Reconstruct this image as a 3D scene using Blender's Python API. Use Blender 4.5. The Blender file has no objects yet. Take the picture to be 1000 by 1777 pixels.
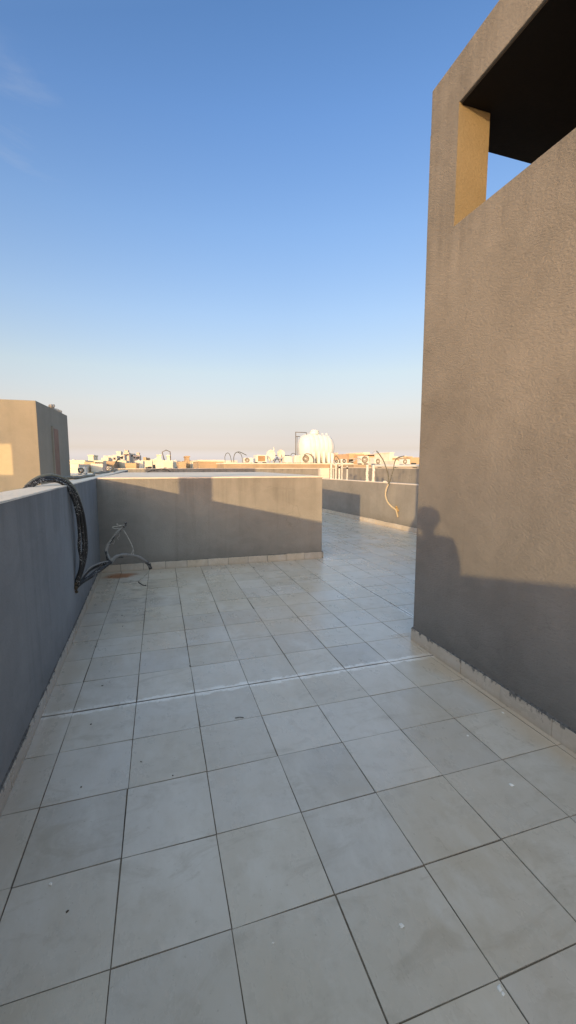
import bpy, bmesh, math, random
from mathutils import Vector, Matrix, noise as mnoise

R = math.radians
random.seed(7)
scn = bpy.context.scene
col = scn.collection

# ------------------------------------------------------------------ camera
CAM = Vector((-0.193, -1.301, 1.647))
YAW, PITCH = R(17.248), R(-6.452)
FPX = 716.67                      # focal length in pixels of the 1000 x 1777 photograph
cd = bpy.data.cameras.new('camera')
cam = bpy.data.objects.new('camera', cd)
col.objects.link(cam)
cam.location = CAM
cam.rotation_euler = (R(90) + PITCH, 0, -YAW)
cd.sensor_fit = 'VERTICAL'
cd.sensor_height = 24.0
cd.lens = 24.0 * FPX / 1777.0
cd.clip_start = 0.02
cd.clip_end = 6000
scn.camera = cam

_f = Vector((math.sin(YAW) * math.cos(PITCH), math.cos(YAW) * math.cos(PITCH), math.sin(PITCH)))
_r = Vector((math.cos(YAW), -math.sin(YAW), 0))
_u = _r.cross(_f)


def sight(px, py):
    return _f + _r * ((px - 500) / FPX) - _u * ((py - 888.5) / FPX)


def at(px, py, Y):
    """where the line of sight through a survey point of the photo meets the wall plane y = Y"""
    d = sight(px, py)
    t = (Y - CAM.y) / d.y
    return CAM + d * t


# ------------------------------------------------------------------ object helpers
def tag(o, label=None, cat=None, group=None, kind=None):
    if label: o['label'] = label
    if cat: o['category'] = cat
    if group: o['group'] = group
    if kind: o['kind'] = kind
    return o


def empty(name, loc, label, cat, group=None):
    o = bpy.data.objects.new(name, None)
    o.empty_display_size = 0.1
    col.objects.link(o)
    o.location = loc
    return tag(o, label, cat, group)


class MB:
    """collects shapes (world coordinates) and links them as ONE mesh object"""

    def __init__(self):
        self.bm = bmesh.new()

    def box(self, x0, x1, y0, y1, z0, z1, bevel=0.0):
        r = bmesh.ops.create_cube(self.bm, size=1.0)
        vs = r['verts']
        for v in vs:
            v.co = Vector((x0 if v.co.x < 0 else x1, y0 if v.co.y < 0 else y1, z0 if v.co.z < 0 else z1))
        if bevel:
            es = list({e for v in vs for e in v.link_edges})
            bmesh.ops.bevel(self.bm, geom=es, offset=bevel, segments=2, affect='EDGES', profile=0.6)
        return self

    def prism(self, pts, z0, z1, bevel=0.0):
        """vertical prism over a plan polygon (counter-clockwise); z1 may be a list"""
        n = len(pts)
        zt = z1 if isinstance(z1, (list, tuple)) else [z1] * n
        lo = [self.bm.verts.new((p[0], p[1], z0)) for p in pts]
        hi = [self.bm.verts.new((p[0], p[1], zt[i])) for i, p in enumerate(pts)]
        fs = [self.bm.faces.new(list(reversed(lo))), self.bm.faces.new(hi)]
        for i in range(n):
            j = (i + 1) % n
            fs.append(self.bm.faces.new((lo[i], lo[j], hi[j], hi[i])))
        if bevel:
            es = list({e for f in fs for e in f.edges})
            bmesh.ops.bevel(self.bm, geom=es, offset=bevel, segments=2, affect='EDGES', profile=0.6)
        return self

    def tube(self, pts, rad, seg=8, smooth=3, wob=0.0):
        pts = [Vector(p) for p in pts]
        if smooth > 1 and len(pts) > 2:
            out = []
            P = [pts[0]] + pts + [pts[-1]]
            for i in range(1, len(P) - 2):
                p0, p1, p2, p3 = P[i - 1], P[i], P[i + 1], P[i + 2]
                for k in range(smooth):
                    t = k / smooth
                    out.append(0.5 * ((2 * p1) + (p2 - p0) * t + (2 * p0 - 5 * p1 + 4 * p2 - p3) * t * t
                                      + (3 * p1 - p0 - 3 * p2 + p3) * t ** 3))
            out.append(pts[-1])
            pts = out
        n = len(pts)
        rings = []
        up = Vector((0.13, 0.2, 1)).normalized()
        for i, p in enumerate(pts):
            d = (pts[min(i + 1, n - 1)] - pts[max(i - 1, 0)]).normalized()
            a = d.cross(up)
            if a.length < 0.05: a = d.cross(Vector((1, 0, 0)))
            a.normalize()
            b = a.cross(d)
            up = b
            rr = rad(i / (n - 1)) if callable(rad) else rad
            if wob: rr *= 1 + wob * mnoise.noise(p * 40)
            rings.append([self.bm.verts.new(p + (a * math.cos(q) + b * math.sin(q)) * rr)
                          for q in [2 * math.pi * k / seg for k in range(seg)]])
        for i in range(n - 1):
            for k in range(seg):
                j = (k + 1) % seg
                f = self.bm.faces.new((rings[i][k], rings[i][j], rings[i + 1][j], rings[i + 1][k]))
                f.smooth = True
        self.bm.faces.new(list(reversed(rings[0])))
        self.bm.faces.new(rings[-1])
        return self

    def lathe(self, prof, mat=Matrix.Identity(4), seg=24, sx=1.0):
        """prof: list of (radius, height) about local Z, placed by mat"""
        rings = []
        for (r, h) in prof:
            rings.append([self.bm.verts.new(mat @ Vector((r * math.cos(q) * sx, r * math.sin(q), h)))
                          for q in [2 * math.pi * k / seg for k in range(seg)]])
        for i in range(len(prof) - 1):
            for k in range(seg):
                j = (k + 1) % seg
                f = self.bm.faces.new((rings[i][k], rings[i][j], rings[i + 1][j], rings[i + 1][k]))
                f.smooth = True
        self.bm.faces.new(list(reversed(rings[0])))
        self.bm.faces.new(rings[-1])
        return self

    def build(self, name, mat, parent=None, merge=False):
        if parent is not None:
            off = parent.location.copy()
            if parent.parent is not None:
                off = off + parent.parent.location
            for v in self.bm.verts: v.co -= off
        if merge: bmesh.ops.remove_doubles(self.bm, verts=self.bm.verts, dist=1e-4)
        bmesh.ops.recalc_face_normals(self.bm, faces=self.bm.faces)
        me = bpy.data.meshes.new(name)
        self.bm.to_mesh(me)
        self.bm.free()
        o = bpy.data.objects.new(name, me)
        if mat: me.materials.append(mat)
        col.objects.link(o)
        if parent is not None: o.parent = parent
        return o


def face_tint(o, amp=1.0):
    """one random value per connected tile, stored on its corners"""
    me = o.data
    bm = bmesh.new()
    bm.from_mesh(me)
    lay = bm.loops.layers.float_color.new('tint')
    seen = set()
    for f0 in bm.faces:
        if f0 in seen: continue
        stack, isl = [f0], []
        seen.add(f0)
        while stack:
            f = stack.pop()
            isl.append(f)
            for e in f.edges:
                for g in e.link_faces:
                    if g not in seen:
                        seen.add(g)
                        stack.append(g)
        a, b, c = random.random(), random.random(), random.random()
        for f in isl:
            for l in f.loops: l[lay] = (a, b, c, 1)
    bm.to_mesh(me)
    bm.free()


# ------------------------------------------------------------------ materials
class NT:
    def __init__(self, name):
        self.m = bpy.data.materials.new(name)
        self.m.use_nodes = True
        self.t = self.m.node_tree
        self.b = self.t.nodes['Principled BSDF']
        self.tc = self.t.nodes.new('ShaderNodeTexCoord')
        geo = self.t.nodes.new('ShaderNodeNewGeometry')
        self.pos = geo.outputs['Position']

    def n(self, kind, **kw):
        nd = self.t.nodes.new(kind)
        for k, v in kw.items(): setattr(nd, k, v)
        return nd

    def link(self, a, b):
        self.t.links.new(a, b)

    def mapping(self, scale=(1, 1, 1), loc=(0, 0, 0), rot=(0, 0, 0), src=None):
        mp = self.n('ShaderNodeMapping')
        mp.inputs['Scale'].default_value = scale
        mp.inputs['Location'].default_value = loc
        mp.inputs['Rotation'].default_value = rot
        self.link(src or self.pos, mp.inputs['Vector'])
        return mp.outputs['Vector']

    def noise(self, scale, detail=4, rough=0.55, vec=None, dist=0.0):
        nd = self.n('ShaderNodeTexNoise')
        nd.inputs['Scale'].default_value = scale
        nd.inputs['Detail'].default_value = detail
        nd.inputs['Roughness'].default_value = rough
        nd.inputs['Distortion'].default_value = dist
        self.link(vec or self.pos, nd.inputs['Vector'])
        return nd.outputs['Fac']

    def ramp(self, fac, stops, interp='LINEAR'):
        rp = self.n('ShaderNodeValToRGB')
        cr = rp.color_ramp
        cr.interpolation = interp
        while len(cr.elements) < len(stops): cr.elements.new(0.5)
        for e, (p, c) in zip(cr.elements, stops):
            e.position = p
            e.color = (c, c, c, 1) if not isinstance(c, tuple) else (*c, 1)
        self.link(fac, rp.inputs['Fac'])
        return rp.outputs['Color']

    def mix(self, fac, a, b, mode='MIX'):
        mx = self.n('ShaderNodeMix', data_type='RGBA', blend_type=mode)
        for s, v in ((mx.inputs[0], fac), (mx.inputs[6], a), (mx.inputs[7], b)):
            if isinstance(v, (int, float)): s.default_value = v
            elif isinstance(v, tuple): s.default_value = (*v, 1)
            else: self.link(v, s)
        return mx.outputs[2]

    def math(self, op, a, b=0.0, c=None, clamp=False):
        md = self.n('ShaderNodeMath', operation=op, use_clamp=clamp)
        for i, v in enumerate((a, b, c)):
            if v is None: continue
            if isinstance(v, (int, float)): md.inputs[i].default_value = v
            else: self.link(v, md.inputs[i])
        return md.outputs[0]

    def xyz(self):
        s = self.n('ShaderNodeSeparateXYZ')
        self.link(self.pos, s.inputs[0])
        return s.outputs

    def band(self, v, c, half, soft):
        """1 within half of c, falling to 0 over soft"""
        d = self.math('ABSOLUTE', self.math('SUBTRACT', v, c))
        mr = self.n('ShaderNodeMapRange')
        self.link(d, mr.inputs[0])
        mr.inputs[1].default_value = half
        mr.inputs[2].default_value = half + soft
        mr.inputs[3].default_value = 1
        mr.inputs[4].default_value = 0
        return mr.outputs[0]

    def bump(self, h, strength, dist, prev=None):
        bp = self.n('ShaderNodeBump')
        bp.inputs['Strength'].default_value = strength
        bp.inputs['Distance'].default_value = dist
        self.link(h, bp.inputs['Height'])
        if prev is not None: self.link(prev, bp.inputs['Normal'])
        return bp.outputs['Normal']

    def done(self, color=None, rough=0.8, normal=None, metal=0.0, spec=None):
        if color is not None:
            if isinstance(color, tuple): self.b.inputs['Base Color'].default_value = (*color, 1)
            else: self.link(color, self.b.inputs['Base Color'])
        if isinstance(rough, (int, float)): self.b.inputs['Roughness'].default_value = rough
        else: self.link(rough, self.b.inputs['Roughness'])
        self.b.inputs['Metallic'].default_value = metal
        if spec is not None: self.b.inputs['Specular IOR Level'].default_value = spec
        if normal is not None: self.link(normal, self.b.inputs['Normal'])
        return self.m


def stucco(name, base, grain=0.5, grain_scale=60, stain=0.25, light=None, stretch=1.0, drip=None, cracks=False):
    m = NT(name)
    big = m.noise(0.9, 5, 0.6)
    streak = m.noise(1.0, 4, 0.6, m.mapping((3.2, 3.2, 0.28)))
    mid = m.noise(6.5, 5, 0.65)
    d = tuple(c * (1 - stain) for c in base)
    l = light or tuple(min(1, c * (1 + stain * 0.7)) for c in base)
    c = m.mix(m.ramp(big, [(0.3, 0.0), (0.72, 1.0)]), d, l)
    c = m.mix(m.math('MULTIPLY', m.ramp(streak, [(0.45, 0.0), (0.75, 1.0)]), 0.35), c, tuple(x * 0.72 for x in base))
    c = m.mix(m.math('MULTIPLY', m.ramp(mid, [(0.4, 0.0), (0.7, 1.0)]), 0.18), c, tuple(min(1, x * 1.25) for x in base))
    g = m.noise(grain_scale, 3, 0.6, m.mapping((1, 1, stretch)))
    g2 = m.noise(grain_scale * 0.28, 3, 0.55, m.mapping((1, 1, stretch)))
    pits = m.ramp(m.noise(grain_scale * 0.8, 2, 0.5, m.mapping((0.8, 0.8, stretch * 1.2), (3, 1, 7))), [(0.62, 0.0), (0.75, 1.0)])
    c = m.mix(m.math('MULTIPLY', pits, 0.25), c, tuple(x * 0.5 for x in base))
    h = m.math('ADD', m.math('MULTIPLY', g, 0.6), m.math('MULTIPLY', g2, 0.3))
    if drip:
        x, y, z = m.xyz()
        dn = m.noise(1.0, 5, 0.65, m.mapping((6.5, 6.5, 0.35), (2, 5, 1)))
        zr = m.n('ShaderNodeMapRange')
        m.link(z, zr.inputs[0])
        zr.inputs[1].default_value = drip - 0.55
        zr.inputs[2].default_value = drip
        zr.inputs[3].default_value = 0.0
        zr.inputs[4].default_value = 0.24
        dm = m.ramp(m.math('ADD', dn, zr.outputs[0]), [(0.60, 0.0), (0.85, 1.0)])
        c = m.mix(m.math('MULTIPLY', dm, 0.40), c, tuple(v * 0.45 for v in base))
        # splash dirt and dust at the foot
        ft = m.band(m.math('ADD', z, m.math('MULTIPLY', m.math('SUBTRACT', mid, 0.5), 0.25)), 0.08, 0.05, 0.18)
        c = m.mix(m.math('MULTIPLY', ft, 0.28), c, tuple(v * 0.5 for v in base))
        # trowel patches
        tp = m.noise(2.4, 3, 0.5, m.mapping((1, 1, 1.6), (7, 3, 2)), 1.2)
        c = m.mix(m.math('MULTIPLY', m.ramp(tp, [(0.50, 0.0), (0.54, 1.0)]), 0.07), c, tuple(min(1, v * 1.5) for v in base))
    if cracks:
        vo = m.n('ShaderNodeTexVoronoi', feature='DISTANCE_TO_EDGE')
        vo.inputs['Scale'].default_value = 0.8
        wv = m.n('ShaderNodeVectorMath', operation='ADD')
        nz = m.n('ShaderNodeTexNoise')
        nz.inputs['Scale'].default_value = 3.0
        nz.inputs['Detail'].default_value = 5
        m.link(m.pos, nz.inputs['Vector'])
        sc = m.n('ShaderNodeVectorMath', operation='SCALE')
        sc.inputs['Scale'].default_value = 0.5
        m.link(nz.outputs['Color'], sc.inputs[0])
        m.link(m.pos, wv.inputs[0]); m.link(sc.outputs[0], wv.inputs[1])
        m.link(wv.outputs[0], vo.inputs['Vector'])
        ck = m.math('MULTIPLY', m.ramp(vo.outputs['Distance'], [(0.0, 1.0), (0.0045, 0.0)]), m.ramp(m.noise(0.9, 3, 0.5, m.mapping((1, 1, 1), (11, 4, 9))), [(0.50, 0.0), (0.62, 1.0)]))
        c = m.mix(m.math('MULTIPLY', ck, 0.40), c, tuple(v * 0.4 for v in base))
    nrm = m.bump(h, grain, 0.02)
    return m.done(c, 0.88, nrm, spec=0.25)


GREY = (0.272, 0.263, 0.243)
M = {}
M['wall'] = stucco('grey_painted_stucco', GREY, 0.4, 70, 0.20, drip=1.455, cracks=True)
M['wall_rough'] = stucco('coarse_grey_stucco', (0.190, 0.184, 0.173), 0.62, 50, 0.24, stretch=2.3, drip=3.5, cracks=True)
M['left_paint'] = stucco('smooth_grey_paint', (0.245, 0.26, 0.278), 0.22, 60, 0.18, drip=1.455, cracks=True)
M['beige'] = stucco('beige_stucco', (0.50, 0.42, 0.28), 0.25, 40, 0.1)
M['beige_shade'] = stucco('beige_stucco_shade', (0.30, 0.29, 0.25), 0.25, 40, 0.1)  # greyer, darker copy of the beige: the side's shade put into the colour
M['tan'] = stucco('tan_stucco', (0.40, 0.32, 0.23), 0.3, 20, 0.2)
M['reveal_dim'] = stucco('dim_yellow_reveal', (0.175, 0.15, 0.10), 0.4, 50, 0.15)  # tower stucco with the reveal's dim yellow light put into the colour
M['coping'] = stucco('dusty_plaster_top', (0.78, 0.70, 0.60), 1.0, 40, 0.12)
M['soffit'] = stucco('shade_black_soffit', (0.012, 0.010, 0.009), 0.2, 40, 0.3)  # deep shade under the roof painted in as near black
M['interior'] = stucco('shade_dark_interior', (0.02, 0.018, 0.016), 0.2, 40, 0.3)  # shade inside the tower put into the colour


def tile_mat(name, base, floor=True, chips=0.85):
    m = NT(name)
    at_ = m.n('ShaderNodeAttribute', attribute_name='tint')
    sp = m.n('ShaderNodeSeparateColor')
    m.link(at_.outputs['Color'], sp.inputs[0])
    t, t2 = sp.outputs[0], sp.outputs[1]
    x, y, z = m.xyz()
    c = m.mix(t, tuple(v * 0.85 for v in base), tuple(min(1, v * 1.06) for v in base))
    c = m.mix(m.math('MULTIPLY', t2, 0.6), c, (base[0] * 1.02, base[1] * 0.97, base[2] * 0.86))
    # blotches of dust and cement haze
    cl = m.noise(1.6, 6, 0.65, dist=0.4)
    c = m.mix(m.math('MULTIPLY', m.ramp(cl, [(0.42, 0.0), (0.68, 1.0)]), 0.5), c, (0.47, 0.415, 0.33))
    cl2 = m.noise(3.1, 6, 0.7, m.mapping((1, 0.5, 1), (4, 2, 0), (0, 0, 0.5)))
    c = m.mix(m.math('MULTIPLY', m.ramp(cl2, [(0.5, 0.0), (0.68, 1.0)]), 0.5), c, (0.68, 0.67, 0.65))
    cl3 = m.noise(9, 5, 0.7)
    c = m.mix(m.math('MULTIPLY', m.ramp(cl3, [(0.52, 0.0), (0.72, 1.0)]), 0.26), c, (0.30, 0.27, 0.22))
    smg = m.noise(2.2, 7, 0.72, m.mapping((1, 2.6, 1), (9, 1, 0), (0, 0, -0.7)), 1.0)
    c = m.mix(m.math('MULTIPLY', m.ramp(smg, [(0.54, 0.0), (0.66, 1.0)]), 0.38), c, (0.36, 0.32, 0.26))
    spk = m.noise(70, 2, 0.5)
    c = m.mix(m.math('MULTIPLY', m.ramp(spk, [(0.70, 0.0), (0.76, 1.0)]), 0.35), c, (0.2, 0.17, 0.13))
    if floor:
        # white cement smears along the two movement joints
        ragged = m.noise(9, 6, 0.8)
        sm = m.math('MULTIPLY', m.band(m.math('ADD', y, m.math('MULTIPLY', m.math('SUBTRACT', ragged, 0.5), 0.16)), 1.612, 0.026, 0.022),
                    m.ramp(m.noise(3.2, 4, 0.6), [(0.36, 0.1), (0.5, 1.0)]))
        c = m.mix(m.math('MULTIPLY', sm, 0.62), c, (0.93, 0.93, 0.93))
        smx = m.math('MULTIPLY', m.band(m.math('ADD', x, m.math('MULTIPLY', m.math('SUBTRACT', ragged, 0.5), 0.12)), 2.41, 0.02, 0.010),
                     m.ramp(m.noise(2.2, 4, 0.6), [(0.45, 0.0), (0.65, 1.0)]))
        c = m.mix(m.math('MULTIPLY', smx, 0.75), c, (0.90, 0.90, 0.90))
        # sand drifted against the stair tower skirting and along the left edge
        dr = m.math('MULTIPLY', m.band(m.math('ADD', x, m.math('MULTIPLY', m.math('SUBTRACT', cl, 0.5), 0.35)), 2.04, 0.06, 0.16),
                    m.math('LESS_THAN', y, 2.1))
        c = m.mix(m.math('MULTIPLY', dr, 0.55), c, (0.50, 0.38, 0.25))
        dl = m.band(m.math('ADD', x, m.math('MULTIPLY', m.math('SUBTRACT', cl2, 0.5), 0.2)), -1.03, 0.10, 0.16)
        c = m.mix(m.math('MULTIPLY', dl, 0.45), c, (0.42, 0.36, 0.29))
        db = m.math('MULTIPLY', m.band(m.math('ADD', y, m.math('MULTIPLY', m.math('SUBTRACT', cl, 0.5), 0.5)), 5.45, 0.08, 0.30),
                    m.math('LESS_THAN', x, 2.5))
        c = m.mix(m.math('MULTIPLY', db, 0.5), c, (0.42, 0.36, 0.29))
        # rusty sand stain in the corner
        ex = m.math('MULTIPLY', m.math('SUBTRACT', x, -0.80), 3.3)
        ey = m.math('MULTIPLY', m.math('SUBTRACT', y, 5.22), 4.6)
        rr = m.math('SQRT', m.math('ADD', m.math('MULTIPLY', ex, ex), m.math('MULTIPLY', ey, ey)))
        rr = m.math('ADD', rr, m.math('MULTIPLY', m.math('SUBTRACT', cl3, 0.5), 1.1))
        st = m.ramp(rr, [(0.45, 1.0), (0.9, 0.0)])
        c = m.mix(m.math('MULTIPLY', st, 0.92), c, (0.30, 0.115, 0.04))
        dk = m.math('MULTIPLY', m.math('MULTIPLY', m.band(x, -0.52, 0.10, 0.30), m.band(y, 4.2, 0.6, 0.9)), m.ramp(m.noise(6.5, 6, 0.75, m.mapping((1, 2.0, 1), (3, 8, 1))), [(0.50, 0.0), (0.60, 1.0)]))
        c = m.mix(m.math('MULTIPLY', dk, 0.55), c, (0.20, 0.19, 0.18))
        # faint ring left by a pot
        ex = m.math('SUBTRACT', x, 0.68)
        ey = m.math('SUBTRACT', y, 1.06)
        rr = m.math('SQRT', m.math('ADD', m.math('MULTIPLY', ex, ex), m.math('MULTIPLY', ey, ey)))
        c = m.mix(m.math('MULTIPLY', m.band(rr, 0.105, 0.002, 0.03), 0.10), c, (0.26, 0.22, 0.17))
    else:
        # dark paint runs and chipped edge on the skirting tiles
        chip = m.noise(16, 6, 0.8, m.mapping((1, 1, 0.35)))
        up = m.n('ShaderNodeMapRange')
        m.link(z, up.inputs[0])
        up.inputs[1].default_value = 0.05
        up.inputs[2].default_value = 0.125
        up.inputs[3].default_value = 0.0
        up.inputs[4].default_value = 0.16
        mk = m.ramp(m.math('ADD', chip, up.outputs[0]), [(0.64, 0.0), (0.67, 1.0)])
        c = m.mix(m.math('MULTIPLY', mk, chips), c, (0.07, 0.075, 0.08))
        low = m.band(z, 0.0, 0.008, 0.03)
        c = m.mix(m.math('MULTIPLY', low, 0.4), c, (0.42, 0.34, 0.25))
    h = m.math('ADD', m.noise(14, 4, 0.6), m.math('MULTIPLY', m.noise(120, 2, 0.5), 0.3))
    rg = m.ramp(cl2, [(0.3, 0.22), (0.8, 0.42)])
    return m.done(c, rg, m.bump(h, 0.12, 0.004), spec=0.55)


M['tile'] = tile_mat('cream_floor_tile', (0.575, 0.556, 0.53))
M['skirt'] = tile_mat('cream_skirting_tile', (0.50, 0.455, 0.40), floor=False)
M['skirt_clean'] = tile_mat('clean_skirting_tile', (0.60, 0.545, 0.47), floor=False, chips=0.12)


def grout_mat():
    m = NT('dirty_grout')
    c = m.ramp(m.noise(2.3, 5, 0.7), [(0.34, (0.05, 0.036, 0.026)), (0.48, (0.15, 0.125, 0.10)), (0.70, (0.26, 0.225, 0.185))])
    c = m.mix(m.math('MULTIPLY', m.ramp(m.noise(30, 4, 0.7), [(0.4, 0.0), (0.7, 1.0)]), 0.4), c, (0.02, 0.016, 0.013))
    x, y, z = m.xyz()
    jd = m.math('MAXIMUM', m.band(y, 1.6125, 0.004, 0.008), m.band(x, 2.4105, 0.004, 0.008))
    c = m.mix(m.math('MULTIPLY', jd, 0.85), c, (0.03, 0.027, 0.025))
    return m.done(c, 0.95)


M['grout'] = grout_mat()


def plain(name, base, rough=0.7, var=0.2, scale=12, metal=0.0, bump=0.1):
    m = NT(name)
    n1 = m.noise(scale, 4, 0.6)
    c = m.mix(m.ramp(n1, [(0.3, 0.0), (0.7, 1.0)]), tuple(v * (1 - var) for v in base), tuple(min(1, v * (1 + var)) for v in base))
    return m.done(c, rough, m.bump(n1, bump, 0.01) if bump else None, metal)


def cable_mat(name, base, paint):
    m = NT(name)
    spk = m.ramp(m.noise(75, 4, 0.7), [(0.55, 0.0), (0.61, 1.0)])
    patch = m.ramp(m.noise(7, 3, 0.6), [(0.42, 0.0), (0.6, 1.0)])
    c = m.mix(m.math('MULTIPLY', spk, patch), base, paint)
    return m.done(c, 0.55, m.bump(m.noise(160, 3, 0.6), 0.3, 0.004))


M['cable'] = cable_mat('black_cable', (0.018, 0.018, 0.019), (0.55, 0.54, 0.52))
M['cable_olive'] = cable_mat('dusty_olive_cable', (0.085, 0.085, 0.06), (0.42, 0.40, 0.35))
M['cable_grey'] = cable_mat('grey_taped_cable', (0.22, 0.215, 0.205), (0.04, 0.04, 0.04))
M['cable_cream'] = cable_mat('cream_plastered_cable', (0.52, 0.44, 0.30), (0.12, 0.09, 0.06))
M['cable_dust'] = cable_mat('dust_covered_cable', (0.20, 0.20, 0.15), (0.05, 0.05, 0.045))
M['wire'] = plain('pale_bare_wire', (0.42, 0.41, 0.38), 0.4, 0.3, 40)
M['sludge'] = plain('brown_cement_plug', (0.09, 0.07, 0.045), 0.95, 0.5, 40, bump=0.8)
M['sand_plug'] = plain('ochre_cement_plug', (0.40, 0.27, 0.11), 0.95, 0.4, 30, bump=0.8)
M['fillet'] = plain('dark_cement_fillet', (0.10, 0.10, 0.10), 0.95, 0.6, 45, bump=0.9)
M['white_plastic'] = plain('white_plastic', (0.66, 0.65, 0.60), 0.5, 0.06, 3, bump=0)
M['tank'] = plain('white_polyethylene', (0.70, 0.71, 0.68), 0.45, 0.06, 2, bump=0)
M['pvc'] = plain('white_pvc_pipe', (0.64, 0.63, 0.57), 0.5, 0.2, 25, bump=0.1)
M['ac_white'] = plain('ac_white_paint', (0.68, 0.67, 0.62), 0.5, 0.1, 6, bump=0)
M['dark'] = plain('dark_opening', (0.025, 0.022, 0.02), 0.8, 0.3, 20, bump=0)
M['fan'] = plain('grey_fan_grille', (0.20, 0.17, 0.13), 0.6, 0.3, 30, bump=0)
M['steel'] = plain('grey_steel', (0.16, 0.15, 0.14), 0.5, 0.2, 20, 0.3, bump=0)
M['rust_brick'] = stucco('rusty_brown_render', (0.27, 0.185, 0.15), 1.0, 30, 0.5)
M['brown_grille'] = plain('brown_grille', (0.33, 0.22, 0.12), 0.8, 0.4, 30)
M['dish'] = plain('cream_dish_paint', (0.66, 0.60, 0.50), 0.5, 0.1, 5, bump=0)
M['chip_white'] = plain('white_plaster_chip', (0.80, 0.80, 0.79), 0.8, 0.1, 30)
M['chip_dark'] = plain('dark_grit', (0.06, 0.05, 0.04), 0.9, 0.3, 30)
M['cloth'] = plain('grubby_white_cloth', (0.50, 0.46, 0.40), 0.95, 0.3, 20, bump=0.6)
M['skin'] = plain('skin', (0.42, 0.26, 0.18), 0.6, 0.1, 12)
M['shirt'] = plain('pale_grey_cotton', (0.42, 0.42, 0.43), 0.9, 0.1, 40)
M['trousers'] = plain('dark_trousers', (0.05, 0.05, 0.06), 0.9, 0.1, 40)
M['hair'] = plain('black_hair', (0.02, 0.017, 0.015), 0.7, 0.2, 60)
M['phone'] = plain('black_phone', (0.02, 0.02, 0.02), 0.3, 0.1, 10, bump=0)
M['sand'] = plain('city_sand', (0.36, 0.28, 0.19), 0.95, 0.25, 0.05, bump=0)


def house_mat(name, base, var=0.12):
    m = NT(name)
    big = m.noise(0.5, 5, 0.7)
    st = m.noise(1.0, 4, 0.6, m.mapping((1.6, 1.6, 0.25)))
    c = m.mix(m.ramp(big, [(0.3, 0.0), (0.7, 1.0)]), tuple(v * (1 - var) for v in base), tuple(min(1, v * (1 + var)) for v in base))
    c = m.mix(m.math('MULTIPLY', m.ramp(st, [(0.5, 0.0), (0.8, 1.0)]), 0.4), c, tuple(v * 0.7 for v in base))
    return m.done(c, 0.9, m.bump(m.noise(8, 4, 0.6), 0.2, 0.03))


M['h_cream'] = house_mat('house_cream', (0.74, 0.68, 0.54))
M['h_white'] = house_mat('house_white', (0.72, 0.69, 0.60))
M['h_tan'] = house_mat('house_tan', (0.46, 0.36, 0.24))
M['h_orange'] = house_mat('house_orange', (0.56, 0.39, 0.24))
M['h_pink'] = house_mat('house_pink', (0.62, 0.52, 0.45))
M['h_brown'] = house_mat('house_brown', (0.40, 0.31, 0.21))
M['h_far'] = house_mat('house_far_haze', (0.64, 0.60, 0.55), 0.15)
M['pane'] = plain('dark_window_glass', (0.04, 0.045, 0.05), 0.25, 0.2, 5, bump=0)

# ------------------------------------------------------------------ sun and sky
AZ, EL = R(34.3), R(7.43)                    # heading of the light over +y, and its drop
travel = Vector((math.sin(AZ) * math.cos(EL), math.cos(AZ) * math.cos(EL), -math.sin(EL)))
sd = bpy.data.lights.new('sun', 'SUN')
sd.energy = 4.1
sd.angle = R(0.53)
sd.color = (1.0, 0.66, 0.30)
sun = bpy.data.objects.new('sun', sd)
col.objects.link(sun)
sun.location = (-20, -30, 12)
sun.rotation_euler = travel.to_track_quat('-Z', 'Y').to_euler()

w = bpy.data.worlds.new('World')
scn.world = w
w.use_nodes = True
wt = w.node_tree
bg = wt.nodes['Background']
sky = wt.nodes.new('ShaderNodeTexSky')
sky.sky_type = 'NISHITA'
sky.sun_disc = False
sky.sun_elevation = EL
sky.sun_rotation = AZ + math.pi
sky.air_density = 1.0
sky.dust_density = 1.0
sky.ozone_density = 1.0
bg.inputs['Strength'].default_value = 0.12
wt.links.new(sky.outputs['Color'], bg.inputs['Color'])

scn.view_settings.view_transform = 'Standard'
scn.view_settings.look = 'None'
scn.view_settings.exposure = 0
scn.view_settings.gamma = 1

#PART2
# the clear evening sky opposite the sun: colour balance of the sky texture by height above the horizon
tcw = wt.nodes.new('ShaderNodeTexCoord')
spw = wt.nodes.new('ShaderNodeSeparateXYZ')
wt.links.new(tcw.outputs['Generated'], spw.inputs[0])
rw = wt.nodes.new('ShaderNodeValToRGB')
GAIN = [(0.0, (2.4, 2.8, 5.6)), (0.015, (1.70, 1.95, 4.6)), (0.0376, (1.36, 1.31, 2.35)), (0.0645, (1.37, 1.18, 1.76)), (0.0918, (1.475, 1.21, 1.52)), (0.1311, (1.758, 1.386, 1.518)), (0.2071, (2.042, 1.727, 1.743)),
        (0.3228, (1.991, 1.951, 2.258)), (0.4668, (1.804, 2.048, 2.663)), (0.6074, (1.529, 1.98, 2.866)), (0.7017, (1.328, 1.842, 2.739)), (0.85, (3.5, 3.3, 3.2)), (1.0, (3.8, 3.5, 3.2))]  # the top two stops brighten the unseen zenith as added fill
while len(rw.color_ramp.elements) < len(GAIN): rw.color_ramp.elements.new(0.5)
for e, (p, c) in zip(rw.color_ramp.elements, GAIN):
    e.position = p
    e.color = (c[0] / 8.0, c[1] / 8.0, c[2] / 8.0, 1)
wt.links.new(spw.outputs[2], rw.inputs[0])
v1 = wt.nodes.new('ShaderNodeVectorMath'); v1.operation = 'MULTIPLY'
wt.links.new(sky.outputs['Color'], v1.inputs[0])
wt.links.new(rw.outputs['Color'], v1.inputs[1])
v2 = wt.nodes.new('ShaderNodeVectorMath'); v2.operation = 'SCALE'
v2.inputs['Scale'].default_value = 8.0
wt.links.new(v1.outputs[0], v2.inputs[0])
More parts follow.
